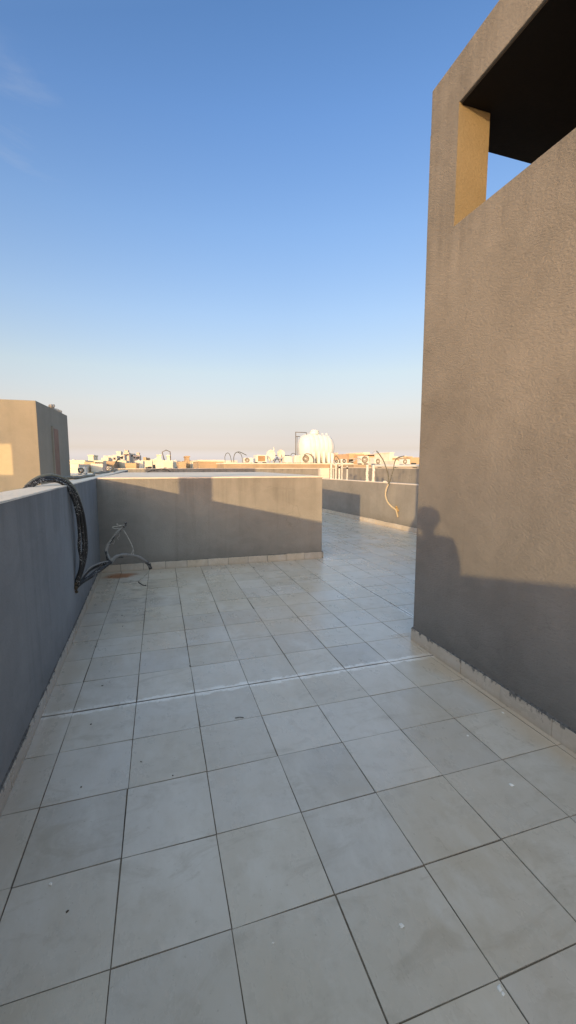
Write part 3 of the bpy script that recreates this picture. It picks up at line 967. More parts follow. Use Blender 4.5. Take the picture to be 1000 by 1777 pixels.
# ------------------------------------------------------------------ neighbour on the left: beige stair tower
LX0, LX1, LY0, LY1, LZ = -7.4, -3.31, 11.6, 15.1, 3.38
nb = empty('stair_tower', (LX1, LY0, 0), 'beige neighbouring stair tower beyond the left parapet, with a rusty slot window', 'stair tower')
mb = MB()
nbw = [(LX0, LY0), (LX1, LY0), (LX1 + 0.10, LY1), (LX0, LY1)]
mb.prism(nbw, 0, LZ, bevel=0.012)
body = mb.build('wall_body', M['beige'], nb)
body.data.materials.append(M['beige_shade'])
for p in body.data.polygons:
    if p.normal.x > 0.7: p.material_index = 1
s0, s1 = at(89, 739.5, 13.15), at(101, 825, 13.15)
mb = MB()
mb.prism([(LX1 + 0.03, 13.02), (LX1 + 0.075, 13.02), (LX1 + 0.09, 13.62), (LX1 + 0.03, 13.62)], 1.1, 2.77)
sl = mb.build('slot_window', M['rust_brick'], nb)
mb = MB()
for (y0, y1, z0, z1) in ((12.96, 13.02, 1.1, 2.83), (13.62, 13.68, 1.1, 2.83), (13.02, 13.62, 2.77, 2.83)):
    mb.prism([(LX1 + 0.03, y0), (LX1 + 0.102, y0), (LX1 + 0.104, y1), (LX1 + 0.03, y1)], z0, z1)
for v in mb.bm.verts:
    if v.co.x > LX1 + 0.05: v.co.x -= 0.019
mb.build('frame', M['beige_shade'], sl)
mb = MB()
for k in range(16):
    c_ = Vector((LX1 - 0.02 + random.uniform(-0.06, 0.06), 13.2 + k * 0.075 + random.uniform(-0.03, 0.03), LZ + 0.03 + random.uniform(-0.02, 0.05) + 0.02 * math.sin(k * 0.4)))
    bmesh.ops.create_icosphere(mb.bm, subdivisions=2, radius=0.035 + random.random() * 0.035, matrix=Matrix.Translation(c_))
for v in mb.bm.verts: v.co += Vector((mnoise.noise(v.co * 9), mnoise.noise(v.co * 9 + Vector((5, 0, 0))), mnoise.noise(v.co * 9 + Vector((0, 5, 0))))) * 0.03
for f in mb.bm.faces: f.smooth = True
tag(mb.build('cloth', M['cloth']), 'crumpled pale cloth lying on the roof edge of the beige stair tower', 'cloth')

# neighbours behind and to the left of the viewpoint, whose shadows reach the terrace
vs = empty('vent_shaft', (-3.0, 0.54, 0), 'grey masonry vent shaft on the neighbouring roof left of the parapet', 'vent shaft')
vr = (math.sin(AZ), math.cos(AZ)); vp = (vr[1], -vr[0])
def vpt(a, b): return (-3.0 + vp[0] * a + vr[0] * b, 0.54 + vp[1] * a + vr[1] * b)
mb = MB(); mb.prism([vpt(-0.222, -0.2), vpt(0.222, -0.2), vpt(0.222, 0.2), vpt(-0.222, 0.2)], 0, 2.45, bevel=0.01)
mb.build('shaft', M['wall'], vs)
mb = MB(); mb.prism([vpt(-0.27, -0.25), vpt(0.27, -0.25), vpt(0.27, 0.25), vpt(-0.27, 0.25)], 2.452, 2.55, bevel=0.01)
mb.build('cap', M['coping'], vs)
sw = empty('roof_screen_wall', (-7.6, 5.0, 0), 'tall beige roof screen wall with a square opening, on the roof to the left', 'screen wall')
mb = MB()
mb.box(-12.5, -7.62, 5.0, 5.2, 0, 2.40)
mb.box(-12.5, -7.62, 5.0, 5.2, 3.26, 4.9)
mb.box(-8.33, -7.62, 5.001, 5.199, 2.401, 3.259)
mb.box(-12.5, -10.6, 5.001, 5.199, 2.401, 3.259)
mb.build('wall_body', M['beige'], sw)

# ------------------------------------------------------------------ parapet and roof further off
p0, p1 = at(196, 813.6, 24.5), at(545, 813.6, 24.5)
bp_ = empty('parapet_wall', (p0.x, 24.5, 0), 'shaded dark parapet wall running across behind the low block', 'parapet wall')
mb = MB(); mb.box(p0.x, p1.x + 1.6, 24.5, 24.75, -3, p0.z - 0.002, 0.01); mb.build('wall_body', M['wall'], bp_)
mb = MB(); mb.box(p0.x - 0.01, p1.x + 1.61, 24.49, 24.76, p0.z - 0.015, p0.z + 0.02, 0.006); mb.build('coping', M['coping'], bp_)

RY = 30.0
p0, p1 = at(388, 804, RY), at(613, 804, RY)
RZ = p0.z
rb = empty('flat_roof_house', (p0.x, RY, -12), 'brown flat-roofed house whose roof carries the white water tank', 'house')
mb = MB(); mb.box(p0.x, p1.x, RY, RY + 10, -12, RZ - 0.002, 0.02); mb.build('wall', M['tan'], rb)
mb = MB(); mb.box(p0.x - 0.03, p1.x + 0.03, RY - 0.03, RY + 10.03, RZ - 0.06, RZ + 0.03, 0.01); mb.build('roof', M['coping'], rb)
p0, p1 = at(345, 801, 34), at(388.5, 801, 34)
rb2 = empty('flat_roof_house', (p0.x, 34, -12), 'dark brown house front left of the water tank roof, pale strip along its top', 'house')
mb = MB(); mb.box(p0.x, p1.x, 34, 40, -12, p0.z - 0.002, 0.02); mb.build('wall', M['h_brown'], rb2)
mb = MB(); mb.box(p0.x - 0.05, p1.x + 0.05, 33.95, 40.05, p0.z, p0.z + 0.14, 0.01); mb.build('roof', M['h_cream'], rb2)

# ------------------------------------------------------------------ white horizontal water tank
TY0 = 31.6
tl, tr = at(517.5, 775, TY0), at(577.5, 775, TY0)
zb, ztp = RZ + 0.06, at(547, 752.5, TY0).z
Rr = (ztp - zb) / 2 * 0.965
tc = Vector(((tl.x + tr.x) / 2, TY0, zb + 0.07 + Rr))
L2 = (tr.x - tl.x) / 2
wtk = empty('water_tank', Vector((tc.x, tc.y, RZ + 0.03)), 'big white ribbed horizontal water tank standing on the brown roof', 'water tank')
prof = []
NN = 64
for i in range(NN + 1):
    u_ = -1 + 2 * i / NN
    base = Rr * (1 - abs(u_) ** 5) ** 0.5
    rib = 0.0
    if abs(u_) < 0.86: rib = -0.028 * (0.5 + 0.5 * math.cos(u_ * math.pi * 8.0)) ** 3
    prof.append((max(0.02, base + rib), u_ * L2))
MB().lathe(prof, Matrix.Translation(tc) @ Matrix.Rotation(R(90), 4, 'Y'), 40).build('tank_body', M['tank'], wtk)
mc = Matrix.Translation((tc.x - 0.10, tc.y, tc.z + Rr - 0.06))
ck = MB().lathe([(0.40, 0), (0.40, 0.16), (0.36, 0.22), (0.33, 0.24)], mc, 28).build('manhole', M['tank'], wtk)
MB().lathe([(0.36, 0.225), (0.37, 0.26), (0.34, 0.34), (0.15, 0.38), (0.02, 0.385)], mc, 28).build('lid', M['tank'], ck)
for dx in (-0.78, 0.62, 0.98):
    MB().lathe([(0.11, -0.04), (0.11, 0.05), (0.05, 0.09)], Matrix.Translation((tc.x + dx, tc.y, tc.z + Rr * 0.97)), 14).build('valve_cap', M['tank'], wtk)
for dx in (-0.95, -0.55, -0.12, 0.32, 0.76, 1.06):
    mb = MB()
    mb.box(tc.x + dx - 0.12, tc.x + dx + 0.12, tc.y - Rr * 0.98, tc.y + Rr * 0.86, RZ + 0.03, tc.z - 0.25 - 0.2 * abs(dx), 0.06)
    mb.build('saddle', M['tank'], wtk)
MB().box(tc.x - 1.2, tc.x + 1.2, tc.y - Rr * 0.9, tc.y + Rr * 0.9, RZ + 0.025, RZ + 0.075).build('base_slab', M['dark'], wtk)
a0 = at(513.2, 804, 31.0)
fp = empty('filler_pipe', Vector((a0.x, 31.0, RZ + 0.03)), 'thin dark filler pipe frame standing left of the white water tank', 'pipe')
for pts, rr_ in (([at(513.2, 804, 31.0), at(513.4, 749.2, 31.0)], 0.035), ([at(513.4, 750, 31.0), at(532, 750.6, 31.2), at(532, 754, 31.3)], 0.03),
                 ([at(513.6, 757.3, 31.0), at(520.5, 757.6, 31.2)], 0.03), ([at(515.8, 804, 31.05), at(515.8, 757.5, 31.05)], 0.025)):
    MB().tube(pts, rr_, 8, 1).build('pipe', M['steel'], fp)


# ------------------------------------------------------------------ roof equipment
def ac_unit(x0, x1, y0, y1, Y, label, fan=True, fx=0.38, grille='fan', depth=0.55, mat='ac_white', rz=0.0):
    a, b = at(x0, y1, Y), at(x1, y0, Y)
    W_, H_ = b.x - a.x, b.z - a.z
    root = empty('air_conditioner', Vector((a.x, Y, a.z)), label, 'air conditioner', 'air conditioner units on the roofs')
    MB().box(a.x, b.x, Y, Y + depth, a.z + 0.05, b.z, 0.02).build('casing', M[mat], root)
    for s in (0.12, 0.88):
        MB().box(a.x + W_ * s - 0.04, a.x + W_ * s + 0.04, Y + 0.02, Y + depth - 0.02, a.z - 0.04, a.z + 0.052).build('foot', M['dark'], root)
    if fan:
        c_ = Vector((a.x + W_ * fx, Y, (a.z + b.z) / 2 + 0.03))
        rr_ = min(H_ * 0.42, W_ * 0.4)
        mtx = Matrix.Translation(c_) @ Matrix.Rotation(R(90), 4, 'X')
        g = MB().lathe([(rr_, -0.01), (rr_, 0.03), (rr_ * 0.92, 0.035), (rr_ * 0.9, 0.012), (0.02, 0.010)], mtx, 24).build('fan_grille', M[grille], root)
        MB().lathe([(rr_ * 0.26, 0.0), (rr_ * 0.26, 0.04), (rr_ * 0.1, 0.045)], mtx, 16).build('fan_hub', M[mat], g)
        mb = MB()
        for q in (0.45, 0.66):
            pts = [c_ + Vector((math.cos(t) * rr_ * q, -0.03, math.sin(t) * rr_ * q)) for t in [k * math.pi / 8 for k in range(17)]]
            mb.tube(pts, rr_ * 0.035, 6, 1)
        mb.build('guard_ring', M[mat], g)
    else:
        MB().box(a.x + W_ * 0.18, a.x + W_ * 0.82, Y - 0.02, Y + 0.03, a.z + H_ * 0.18, a.z + H_ * 0.88).build('grille', M[grille], root)


ac_unit(424, 439.5, 794.5, 804, 30.6, 'cream air conditioner unit under the twin hose loops on the tank roof', fx=0.33)
ac_unit(444.5, 463.5, 789.5, 803, 30.7, 'boxy cooler unit with brown square grille on the tank roof', fan=False, grille='brown_grille', depth=0.9)
ac_unit(494.5, 507.5, 791.5, 804, 30.6, 'plain white equipment box between the round dish and the water tank', fan=False, grille='ac_white', depth=0.8)
ac_unit(512.3, 520.5, 790.5, 804, 30.3, 'narrow white air conditioner unit at the foot of the filler pipes', fan=False, grille='pvc')
ac_unit(522, 543.5, 789.5, 804, 30.15, 'white air conditioner with large brown fan in front of the water tank', fx=0.40)
ac_unit(579.5, 588.5, 798, 804.5, 30.8, 'small pinkish air conditioner right of the water tank', fx=0.5, grille='dark')
ac_unit(592.5, 602, 796.5, 804.5, 30.6, 'small cream air conditioner near the right end of the tank roof', fx=0.5, grille='dark')
ac_unit(626, 640.5, 791.5, 805.5, 26.0, 'large cream air conditioner with big round fan above the lumpy pipes', fx=0.48, grille='fan')
ac_unit(650.5, 661.5, 796, 806, 26.5, 'square cream air conditioner right of the big round-fan unit', fx=0.5, grille='fan')
ac_unit(699, 712, 797, 806.5, 27.0, 'white air conditioner with off-centre fan near the stair tower edge', fx=0.3, grille='fan')
ac_unit(135.5, 148, 810.5, 824, 20.0, 'white air conditioner with tall black fan beside the beige stair tower', fx=0.42, grille='dark')
ac_unit(186, 192, 810, 817.5, 24.0, 'tiny white air conditioner near the curled cable end', fx=0.5, grille='dark')
p0, p1 = at(614, 806, 25.5), at(735, 806, 25.5)
rb3 = empty('flat_roof_house', (p0.x, 25.5, -12), 'flat-roofed house behind the neighbouring parapet, its roof lined with air conditioners', 'house')
mb = MB(); mb.box(p0.x, p1.x + 3, 25.5, 33, -12, p0.z - 0.03, 0.02); mb.build('wall', M['tan'], rb3)
mb = MB(); mb.box(p0.x - 0.02, p1.x + 3.02, 25.48, 33.02, p0.z - 0.028, p0.z - 0.004); mb.build('roof', M['coping'], rb3)
p0, p1 = at(119, 824, 19.5), at(170, 824, 19.5)
mb = MB(); mb.box(p0.x - 2, p1.x, 19.4, 24, 0, p0.z + 0.0)
tag(mb.build('roof_slab', M['h_white']), 'pale raised roof slab left of the parapet under the black-fan unit', 'roof slab')

# satellite dishes
def dish(px, py, w_, h_, Y, label, yaw, tilt):
    c_ = at(px, py, Y)
    rr_ = (at(px, py - h_ / 2, Y).z - c_.z)
    sx = (w_ / h_) / max(0.3, math.cos(yaw))
    root = empty('satellite_dish', Vector((c_.x, Y + 0.25, RZ + 0.03)), label, 'satellite dish', 'satellite dishes on the tank roof')
    mtx = Matrix.Translation(c_) @ Matrix.Rotation(yaw, 4, 'Z') @ Matrix.Rotation(R(90) - tilt, 4, 'X')
    prof = [(0.015, -0.16 * rr_ * 1.2)] + [(rr_ * t, -0.16 * rr_ * 1.2 * (1 - t * t)) for t in (0.2, 0.4, 0.6, 0.8, 0.95, 1.0)] + \
           [(rr_ * t, -0.16 * rr_ * 1.2 * (1 - t * t) - 0.03) for t in (1.0, 0.8, 0.5, 0.2)] + [(0.015, -0.16 * rr_ * 1.2 - 0.03)]
    MB().lathe(prof, mtx, 28, sx=min(1.15, sx)).build('reflector', M['dish'], root)
    MB().tube([mtx @ Vector((0, -rr_ * 0.95, 0)), mtx @ Vector((0, -rr_ * 0.35, rr_ * 0.75))], 0.02, 6, 1).build('feed_arm', M['steel'], root)
    MB().tube([Vector((c_.x, Y + 0.25, RZ)), Vector((c_.x, Y + 0.25, c_.z)), mtx @ Vector((0, 0, -0.2 * rr_))], 0.03, 8, 1).build('mast', M['dish'], root)


dish(470, 790, 13.5, 19, 30.9, 'oval satellite dish turned sideways, beside the thin white post', R(-38), R(8))
dish(488, 787.5, 13.5, 14.5, 31.0, 'round satellite dish facing the sun, nearest the white equipment box', R(-6), R(12))
a0 = at(475.3, 803, 31.2); b0 = at(475.3, 776, 31.2)
tag(MB().tube([a0, b0], 0.055, 10, 1).build('post', M['pvc']), 'thin white post rising behind the oval satellite dish', 'post')
mb = MB()
for pts in ([(476, 803), (481, 793)], [(481, 793), (486, 803)], [(478, 790.5), (503, 790.5)], [(486, 803), (490, 796)], [(490, 796), (494, 803)], [(477, 797), (494, 797)]):
    mb.tube([at(pts[0][0], pts[0][1], 31.5), at(pts[1][0], pts[1][1], 31.5)], 0.03, 6, 1)
tag(mb.build('dish_frame', M['steel']), 'dark triangular steel frame between and behind the two satellite dishes', 'steel frame')

# hoses looping over the roofs
def hose(pts, Y, r, label, mat='cable_olive'):
    tag(MB().tube([at(x, y, Y) for x, y in pts], r, 8, 4).build('hose', M[mat]), label, 'hose', 'hoses looping over the roofs')
hose([(391, 803), (390.5, 793), (393, 787), (397, 786.5), (400, 792), (402, 802)], 30.4, 0.022, 'narrow hose loop standing leftmost on the tank roof edge')
hose([(406, 802), (406, 793), (409, 786), (415, 784.2), (421, 786.5), (428, 790)], 30.6, 0.028, 'wide hose arch ending at the cream air conditioner on the tank roof')
hose([(413, 785), (418, 788), (420.5, 795), (421, 803)], 30.55, 0.024, 'short hose branching down from the wide hose arch on the tank roof')
hose([(528, 789.5), (533, 787.2), (540, 789.5), (544.5, 797), (545, 804)], 30.0, 0.035, 'thick dark hose curling over the large-fan air conditioner by the tank')
hose([(504.5, 792), (506, 788), (510, 786.5), (513, 789)], 30.4, 0.025, 'small hose curl on top of the plain white equipment box')
hose([(579, 803), (581, 794), (584, 791.5), (588, 797), (590, 803)], 30.6, 0.028, 'dark hose loop over the small pinkish air conditioner')
hose([(606, 803), (612, 801), (618, 796), (624, 795), (626, 798)], 25.8, 0.03, 'pale hose snaking up to the big round-fan air conditioner', 'wire')
hose([(607, 797), (613, 795), (617, 798), (613, 801), (607, 802)], 25.7, 0.03, 'coiled pale hose left of the big round-fan air conditioner', 'wire')
a0 = at(283, 804, 60)
tag(MB().tube([at(285.5, 799, 60), at(281.5, 784.5, 60), at(288.5, 781, 60), at(295.5, 784, 60), at(296, 799, 60)], 0.07, 6, 1).build('mast_frame', M['steel']),
    'thin bent pole frame standing against the sky left of centre', 'pole frame')


# ------------------------------------------------------------------ the city beyond
def house(x0, x1, ytop, Y, mat, label, depth=9, win=0, room=None, name='city_house', cat='house', par=True):
    a, b = at(x0, ytop, Y), at(x1, ytop, Y)
    zt_ = a.z
    root = empty(name, Vector((a.x, Y, -12)), label, cat, 'houses of the city beyond the roof')
    mb = MB()
    mb.box(a.x, b.x, Y, Y + depth, -12, zt_ - (0.45 if par else 0))
    if par:
        tp = 0.25
        mb.box(a.x - 0.02, b.x + 0.02, Y - 0.02, Y + tp, zt_ - 0.452, zt_)
        mb.box(a.x - 0.02, a.x + tp, Y + tp + 0.002, Y + depth, zt_ - 0.452, zt_ - 0.002)
        mb.box(b.x - tp, b.x + 0.02, Y + tp + 0.002, Y + depth, zt_ - 0.452, zt_ - 0.002)
    mb.build('wall', M[mat], root)
    W_ = b.x - a.x
    if room:
        f0, f1, hh = room
        mb = MB()
        mb.box(a.x + W_ * f0, a.x + W_ * f1, Y + 1.0, Y + depth * 0.7, zt_ - 0.5, zt_ + hh, 0.02)
        mb.box(a.x + W_ * f0 - 0.1, a.x + W_ * f1 + 0.1, Y + 0.9, Y + depth * 0.7 + 0.1, zt_ + hh + 0.003, zt_ + hh + 0.15)
        rm = mb.build('stair_room', M[mat], root)
    for k in range(win):
        cx = a.x + W_ * (k + 0.5 + random.uniform(-0.18, 0.18)) / win
        ww = min(0.55, W_ * 0.16)
        hh = 1.1
        zc = zt_ - 1.5 - random.uniform(0, 0.4)
        MB().box(cx - ww, cx + ww, Y - 0.03, Y + 0.1, zc - hh / 2, zc + hh / 2).build('window', M['pane'], root)


H = house
# left of centre
H(117, 147.5, 798.6, 62, 'h_cream', 'long cream house low on the skyline beside the beige stair tower', 8, 3)
H(119, 136, 805.5, 42, 'h_white', 'pale low house directly above the black-fan air conditioner', 8, 2)
H(146.5, 165, 801.5, 55, 'h_tan', 'tan house with dark window right of the long cream house', 8, 2)
H(149, 179, 799.0, 75, 'h_cream', 'wide cream house with roof room before the rising cluster', 9, 3, (0.1, 0.4, 0.8))
H(158, 178, 804.5, 48, 'h_white', 'whitish house under the wide cream house, left of the curled cable', 7, 2)
H(176, 188, 794.6, 110, 'h_cream', 'cream house at the left foot of the rising cluster', 10, 2)
H(185, 199, 800.5, 52, 'h_brown', 'brown house with dark doorway left of the curled cable tip', 7, 2)
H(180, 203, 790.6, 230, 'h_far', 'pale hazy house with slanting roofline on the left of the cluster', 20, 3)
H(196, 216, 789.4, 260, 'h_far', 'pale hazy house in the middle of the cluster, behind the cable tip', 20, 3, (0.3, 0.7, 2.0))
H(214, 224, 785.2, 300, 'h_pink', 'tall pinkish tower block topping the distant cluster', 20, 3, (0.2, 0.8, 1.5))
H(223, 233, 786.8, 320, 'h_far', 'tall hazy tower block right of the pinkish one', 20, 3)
H(231, 243, 789.6, 280, 'h_pink', 'stepped pinkish apartment block on the cluster right slope', 20, 3, (0.5, 0.9, 1.5))
H(200, 219, 799.0, 58, 'h_cream', 'bright cream house just right of the curled cable', 8, 2)
H(218, 236, 803.5, 50, 'h_orange', 'orange house below the tall blocks of the cluster', 8, 2)
H(234, 248, 799.6, 66, 'h_white', 'white house right of the orange house', 8, 2)
H(248.5, 254, 793.2, 150, 'h_tan', 'slim brownish tower left one of a pair on the skyline', 8, 1, par=False)
H(255, 260, 794.4, 152, 'h_tan', 'slim brownish tower right one of a pair on the skyline', 8, 1, par=False)
H(244, 264, 798.8, 80, 'h_cream', 'cream house below the pair of slim towers', 9, 3)
H(262, 281, 797.0, 95, 'h_cream', 'cream house with orange-topped stair room left of the pole frame', 9, 3, (0.55, 0.95, 0.9))
H(270, 284, 802.5, 50, 'h_white', 'white house with arched hose left of the pole frame foot', 7, 2)
H(282, 300, 798.6, 62, 'h_white', 'white house right under the bent pole frame', 8, 2, (0.5, 0.8, 0.6))
H(299, 313, 799.8, 70, 'h_white', 'white house with slit windows right of the pole frame', 8, 3)
H(311, 323, 801.0, 48, 'h_tan', 'tan house with shaded doorway mid-skyline', 8, 2)
H(321, 336, 799.4, 56, 'h_brown', 'brown house before the dark brown house front', 8, 2, (0.2, 0.6, 0.5))
H(334, 347, 800.4, 52, 'h_cream', 'small cream house touching the dark brown house front', 8, 2)
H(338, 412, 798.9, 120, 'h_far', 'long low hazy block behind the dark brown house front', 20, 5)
# right of the tank
H(577, 600, 790.5, 150, 'h_pink', 'long pinkish block behind the roof right of the water tank', 20, 4, (0.3, 0.5, 1.0))
H(596, 612, 792.6, 110, 'h_cream', 'cream house between the pinkish block and the orange house', 12, 2)
H(606, 632, 787.4, 85, 'h_orange', 'large orange house behind the coiled pale hose', 12, 3)
H(630, 642, 785.0, 95, 'h_cream', 'tall cream house rising behind the big round-fan unit', 10, 2)
H(640, 664, 788.6, 78, 'h_orange', 'orange house with a dark strip under its roof, left of the cable tips', 10, 2)
p0, p1 = at(640, 789.4, 77.6), at(662, 791.4, 77.6)
MB().box(p0.x, p1.x, 77.9, 78.05, p1.z, p0.z).build('dark_strip', M['dark'], bpy.data.objects[[o.name for o in col.objects if o.get('label', '').startswith('orange house with a dark strip')][0]])
H(661, 678, 790.4, 88, 'h_cream', 'cream house behind the forked cable tips', 10, 2)
H(676, 700, 792.4, 70, 'h_white', 'white house behind the forked cable, right of the cream one', 10, 3, (0.2, 0.5, 0.7))
H(698, 716, 792.0, 82, 'h_orange', 'orange house nearest the stair tower edge', 10, 2)
H(712, 745, 793.6, 64, 'h_tan', 'tan house partly hidden by the stair tower edge', 10, 2)
H(663, 690, 798.5, 44, 'h_cream', 'low cream house just above the fat white pipe', 6, 3)
H(686, 704, 799.5, 40, 'h_white', 'low white house right of the forked cable above the fat pipe', 6, 2)
# small white roof tanks and boxes
tank_spots = [(127, 798.3, 63), (241, 799.4, 68), (272, 796.8, 97), (305, 799.6, 72), (329, 799.2, 58), (600, 792.3, 112), (690, 792.2, 72), (707, 791.8, 84)]
base = None
for (x, y, Y) in tank_spots:
    c_ = at(x, y, Y)
    s = 0.26 + 0.003 * Y
    if base is None:
        me = MB().lathe([(0.9, 0.0), (1.0, 0.1), (1.0, 1.1), (0.8, 1.35), (0.3, 1.45), (0.3, 1.6), (0.05, 1.62)], Matrix.Identity(4), 16)
        o = me.build('roof_tank', M['white_plastic'])
        base = o
    else:
        o = base.copy()
        col.objects.link(o)
    o.location = (c_.x, Y + 0.6, c_.z - 0.6)
    o.scale = (s * random.uniform(0.8, 1.2),) * 2 + (s,)
    tag(o, 'small white water tank on a distant city roof', 'roof tank', 'small water tanks on distant roofs')


# a palm in the street left of centre
def palm(px, pytop, Y, label):
    c_ = at(px, pytop, Y)
    root = empty('palm_tree', Vector((c_.x, Y, -12)), label, 'palm tree')
    MB().tube([Vector((c_.x, Y, -12)), Vector((c_.x + 0.1, Y, -5)), Vector((c_.x, Y, c_.z - 0.8))], 0.16, 8, 3).build('trunk', M['h_brown'], root)
    mb = MB()
    for k in range(16):
        a_ = k * 2.4
        up_ = random.uniform(-0.1, 0.9)
        L_ = random.uniform(1.1, 1.5)
        prev = None
        for i in range(7):
            t = i / 6
            p = Vector((c_.x + math.cos(a_) * L_ * t, Y + math.sin(a_) * L_ * t, c_.z - 0.8 + up_ * L_ * t - 1.1 * t * t))
            w_ = 0.16 * math.sin(math.pi * min(1, t + 0.12)) + 0.01
            sd_ = Vector((-math.sin(a_), math.cos(a_), -0.3)) * w_
            cur = (mb.bm.verts.new(p - sd_), mb.bm.verts.new(p + Vector((0, 0, 0.04))), mb.bm.verts.new(p + sd_))
            if prev:
                mb.bm.faces.new((prev[0], prev[1], cur[1], cur[0]))
                mb.bm.faces.new((prev[1], prev[2], cur[2], cur[1]))
            prev = cur
    mb.build('crown', M['palm'], root)


M['palm'] = plain('dusty_palm_leaf', (0.10, 0.10, 0.05), 0.8, 0.3, 4, bump=0)
palm(164.5, 806.5, 33, 'small dusty palm top left of the curled cable end')

# ------------------------------------------------------------------ chips and grit on the floor
def chip(px, py, size, mat, label, flat=0.3):
    d = sight(px, py)
    c_ = CAM + d * (-CAM.z / d.z)
    mb = MB()
    bmesh.ops.create_icosphere(mb.bm, subdivisions=2, radius=size)
    sx, sy, an = random.uniform(0.7, 1.3), random.uniform(0.5, 0.9), random.random() * 3
    for v in mb.bm.verts:
        v.co *= 1 + 0.6 * mnoise.noise(v.co / size * 1.3 + Vector((px, py, 0)))
        v.co = Matrix.Rotation(an, 3, 'Z') @ Vector((v.co.x * sx, v.co.y * sy, v.co.z * flat))
        v.co += Vector((c_.x, c_.y, size * flat * 0.75))
    return tag(mb.build('plaster_chip' if mat == 'chip_white' else 'grit', M[mat]), label, 'debris', 'bits of debris on the floor tiles')


chip(697, 1607, 0.009, 'chip_white', 'white plaster chip in the middle of a tile, low right of centre')
chip(474, 1637, 0.005, 'chip_white', 'tiny white chip in a tile near the bottom centre of the photo')
chip(867, 1716, 0.009, 'chip_white', 'long white chip at a grout crossing near the bottom right corner')
chip(873, 1725, 0.007, 'chip_white', 'narrow white sliver touching the chip at the bottom right grout crossing')
chip(888, 1363, 0.011, 'chip_white', 'brightest white chip lying on a tile below the stair tower skirting')
chip(812, 1277, 0.008, 'chip_white', 'white chip beside a grout line left of the stair tower skirting')
chip(873, 1237, 0.007, 'chip_white', 'small white chip on the sandy strip at the stair tower skirting')
chip(88, 1535, 0.010, 'chip_white', 'rounded white chip beside the leftmost tiles at lower left')
chip(117, 1582, 0.005, 'chip_dark', 'dark grit speck on the tile below the rounded white chip')
chip(158, 1257, 0.006, 'chip_dark', 'dark grit speck just below the white joint near the left wall')
chip(245, 1322, 0.005, 'chip_dark', 'pale-ringed dark speck on the third tile row below the white joint')
chip(141, 1366, 0.006, 'chip_dark', 'dark speck on a left tile two rows below the white joint')
chip(300, 1346, 0.006, 'chip_dark', 'dark speck on a grout line two rows below the white joint')
chip(367, 986, 0.012, 'chip_dark', 'dark scrap lying before the low block left of its middle')
chip(441, 985, 0.013, 'chip_dark', 'dark curled scrap lying before the middle of the low block')
chip(178, 1190, 0.007, 'chip_dark', 'dark speck above the white joint on the left tiles')
chip(213, 1087, 0.008, 'chip_dark', 'dark speck on the far left tiles below the frayed cable')
chip(212, 1068, 0.008, 'chip_dark', 'dark speck nearest under the frayed cable end')
chip(330, 1156, 0.007, 'chip_dark', 'dark speck at a grout crossing above the white joint')
q0, q1 = sight(408, 1247), sight(423, 1246)
q0 = CAM + q0 * (-CAM.z / q0.z); q1 = CAM + q1 * (-CAM.z / q1.z)
tag(MB().tube([q0 + Vector((0, 0, 0.004)), (q0 + q1) / 2 + Vector((0.002, 0.003, 0.006)), q1 + Vector((0, 0, 0.004))], 0.0022, 6, 2).build('twig', M['chip_dark']),
    'short brown twig lying on a tile just below the white joint', 'twig')

# ------------------------------------------------------------------ the photographer, who stands behind the viewpoint and throws the shadow on the wall
hf = Vector((math.sin(YAW), math.cos(YAW), 0))
hr = Vector((math.cos(YAW), -math.sin(YAW), 0))
B0 = Vector((CAM.x, CAM.y, 0)) - hf * 0.40


def bp3(r_, f_, z_): return B0 + hr * r_ + hf * f_ + Vector((0, 0, z_))


verts, edges, rad = [], [], []
def V(p, r_, par=None):
    verts.append(p); rad.append(r_)
    if par is not None: edges.append((par, len(verts) - 1))
    return len(verts) - 1


pel = V(bp3(0, -0.03, 0.97), (0.155, 0.11))
ab = V(bp3(0, -0.03, 1.12), (0.15, 0.105), pel)
ch = V(bp3(0, -0.03, 1.32), (0.165, 0.115), ab)
up_ = V(bp3(0, -0.02, 1.47), (0.12, 0.085), ch)
nk = V(bp3(0, 0.0, 1.575), (0.056, 0.056), up_)
jw = V(bp3(0, 0.03, 1.645), (0.070, 0.080), nk)
hd = V(bp3(0, 0.025, 1.725), (0.082, 0.096), jw)
cr = V(bp3(0, 0.01, 1.775), (0.066, 0.078), hd)
for s in (-1, 1):
    sh = V(bp3(s * 0.165, -0.01, 1.515), (0.072, 0.068), up_)
    el_ = V(bp3(s * 0.235, 0.03, 1.27), (0.046, 0.046), sh)
    fo_ = V(bp3(s * 0.17, 0.17, 1.42), (0.042, 0.042), el_)
    wr = V(bp3(s * 0.075, 0.285, 1.555), (0.029, 0.026), fo_)
    pm = V(bp3(s * 0.062, 0.305, 1.605), (0.034, 0.020), wr)
    for k in range(4):
        f1 = V(bp3(s * (0.058 - 0.006 * k), 0.318 + 0.004 * k, 1.625 + 0.014 * k), (0.0095, 0.0095), pm)
        f2 = V(bp3(s * (0.052 - 0.004 * k), 0.338, 1.632 + 0.016 * k), (0.0085, 0.0085), f1)
        V(bp3(s * (0.040 - 0.002 * k), 0.342, 1.634 + 0.016 * k), (0.0075, 0.0075), f2)
    t1 = V(bp3(s * 0.050, 0.305, 1.585), (0.011, 0.011), wr)
    t2 = V(bp3(s * 0.035, 0.312, 1.602), (0.010, 0.010), t1)
    V(bp3(s * 0.022, 0.318, 1.615), (0.008, 0.008), t2)
    hp = V(bp3(s * 0.095, -0.03, 0.90), (0.092, 0.098), pel)
    kn = V(bp3(s * 0.115, 0.0, 0.50), (0.060, 0.062), hp)
    an = V(bp3(s * 0.12, -0.03, 0.09), (0.040, 0.042), kn)
    ft = V(bp3(s * 0.135, 0.06, 0.045), (0.042, 0.036), an)
    V(bp3(s * 0.145, 0.15, 0.035), (0.038, 0.028), ft)
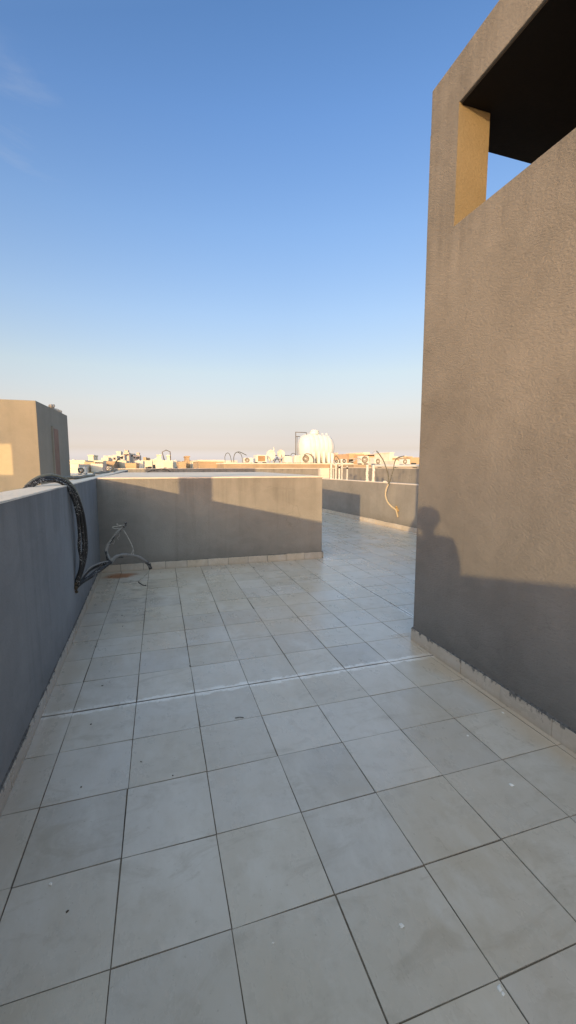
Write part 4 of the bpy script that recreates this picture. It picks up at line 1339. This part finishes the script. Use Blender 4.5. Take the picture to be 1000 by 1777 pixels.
# nose and ears keep the head readable
V(bp3(0, 0.128, 1.70), (0.012, 0.012), hd)
for s in (-1, 1): V(bp3(s * 0.092, 0.02, 1.70), (0.012, 0.016), hd)
me = bpy.data.meshes.new('person')
me.from_pydata(verts, edges, [])
po = bpy.data.objects.new('person', me)
col.objects.link(po)
md = po.modifiers.new('skin', 'SKIN')
sk = me.skin_vertices[0].data if me.skin_vertices else None
if sk is None:
    bm = bmesh.new(); bm.from_mesh(me); bm.verts.layers.skin.verify(); bm.to_mesh(me); bm.free()
    sk = me.skin_vertices[0].data
for i, r_ in enumerate(rad): sk[i].radius = r_
sk[0].use_root = True
sb = po.modifiers.new('sub', 'SUBSURF'); sb.levels = 2; sb.render_levels = 2
dg = bpy.context.evaluated_depsgraph_get()
me2 = bpy.data.meshes.new_from_object(po.evaluated_get(dg))
po.modifiers.clear()
po.data = me2
me2.materials.clear()
for m_ in ('skin', 'shirt', 'trousers', 'phone'): me2.materials.append(M[m_])
for p in me2.polygons:
    p.use_smooth = True
    c_ = p.center
    dd = (c_ - B0).dot(hf)
    rr_ = (c_ - B0).dot(hr)
    if c_.z < 0.07: p.material_index = 3
    elif c_.z < 0.98: p.material_index = 2
    elif c_.z < 1.545 and dd < 0.12: p.material_index = 1
    else: p.material_index = 0
tag(po, 'person in pale shirt and dark trousers holding up a phone with both hands', 'person')
mb = MB()
bmesh.ops.create_icosphere(mb.bm, subdivisions=3, radius=1.0)
for v in mb.bm.verts:
    d = v.co.copy()
    q = Vector((d.x * 0.092, d.y * 0.110, d.z * 0.105))
    q *= 1 + 0.05 * mnoise.noise(d * 3)
    if d.y > 0.25: q.z = max(q.z, 0.045 + 0.05 * d.y)
    if d.z < -0.35: q.z = -0.04; 
    v.co = bp3(q.x, 0.005 + q.y * 0.98 - 0.012, 1.728 + q.z)
hb = mb.build('hair', M['hair'], po)
for p in hb.data.polygons: p.use_smooth = True
ph = MB()
ph.box(-0.037, 0.037, -0.135, 0.02, -0.0045, 0.0045, 0.004)
for v in ph.bm.verts: v.co = CAM - _f * 0.016 + _r * v.co.x + _u * v.co.y + _f * v.co.z
tag(ph.build('phone', M['phone']), 'black phone held upright in both hands by the person', 'phone')
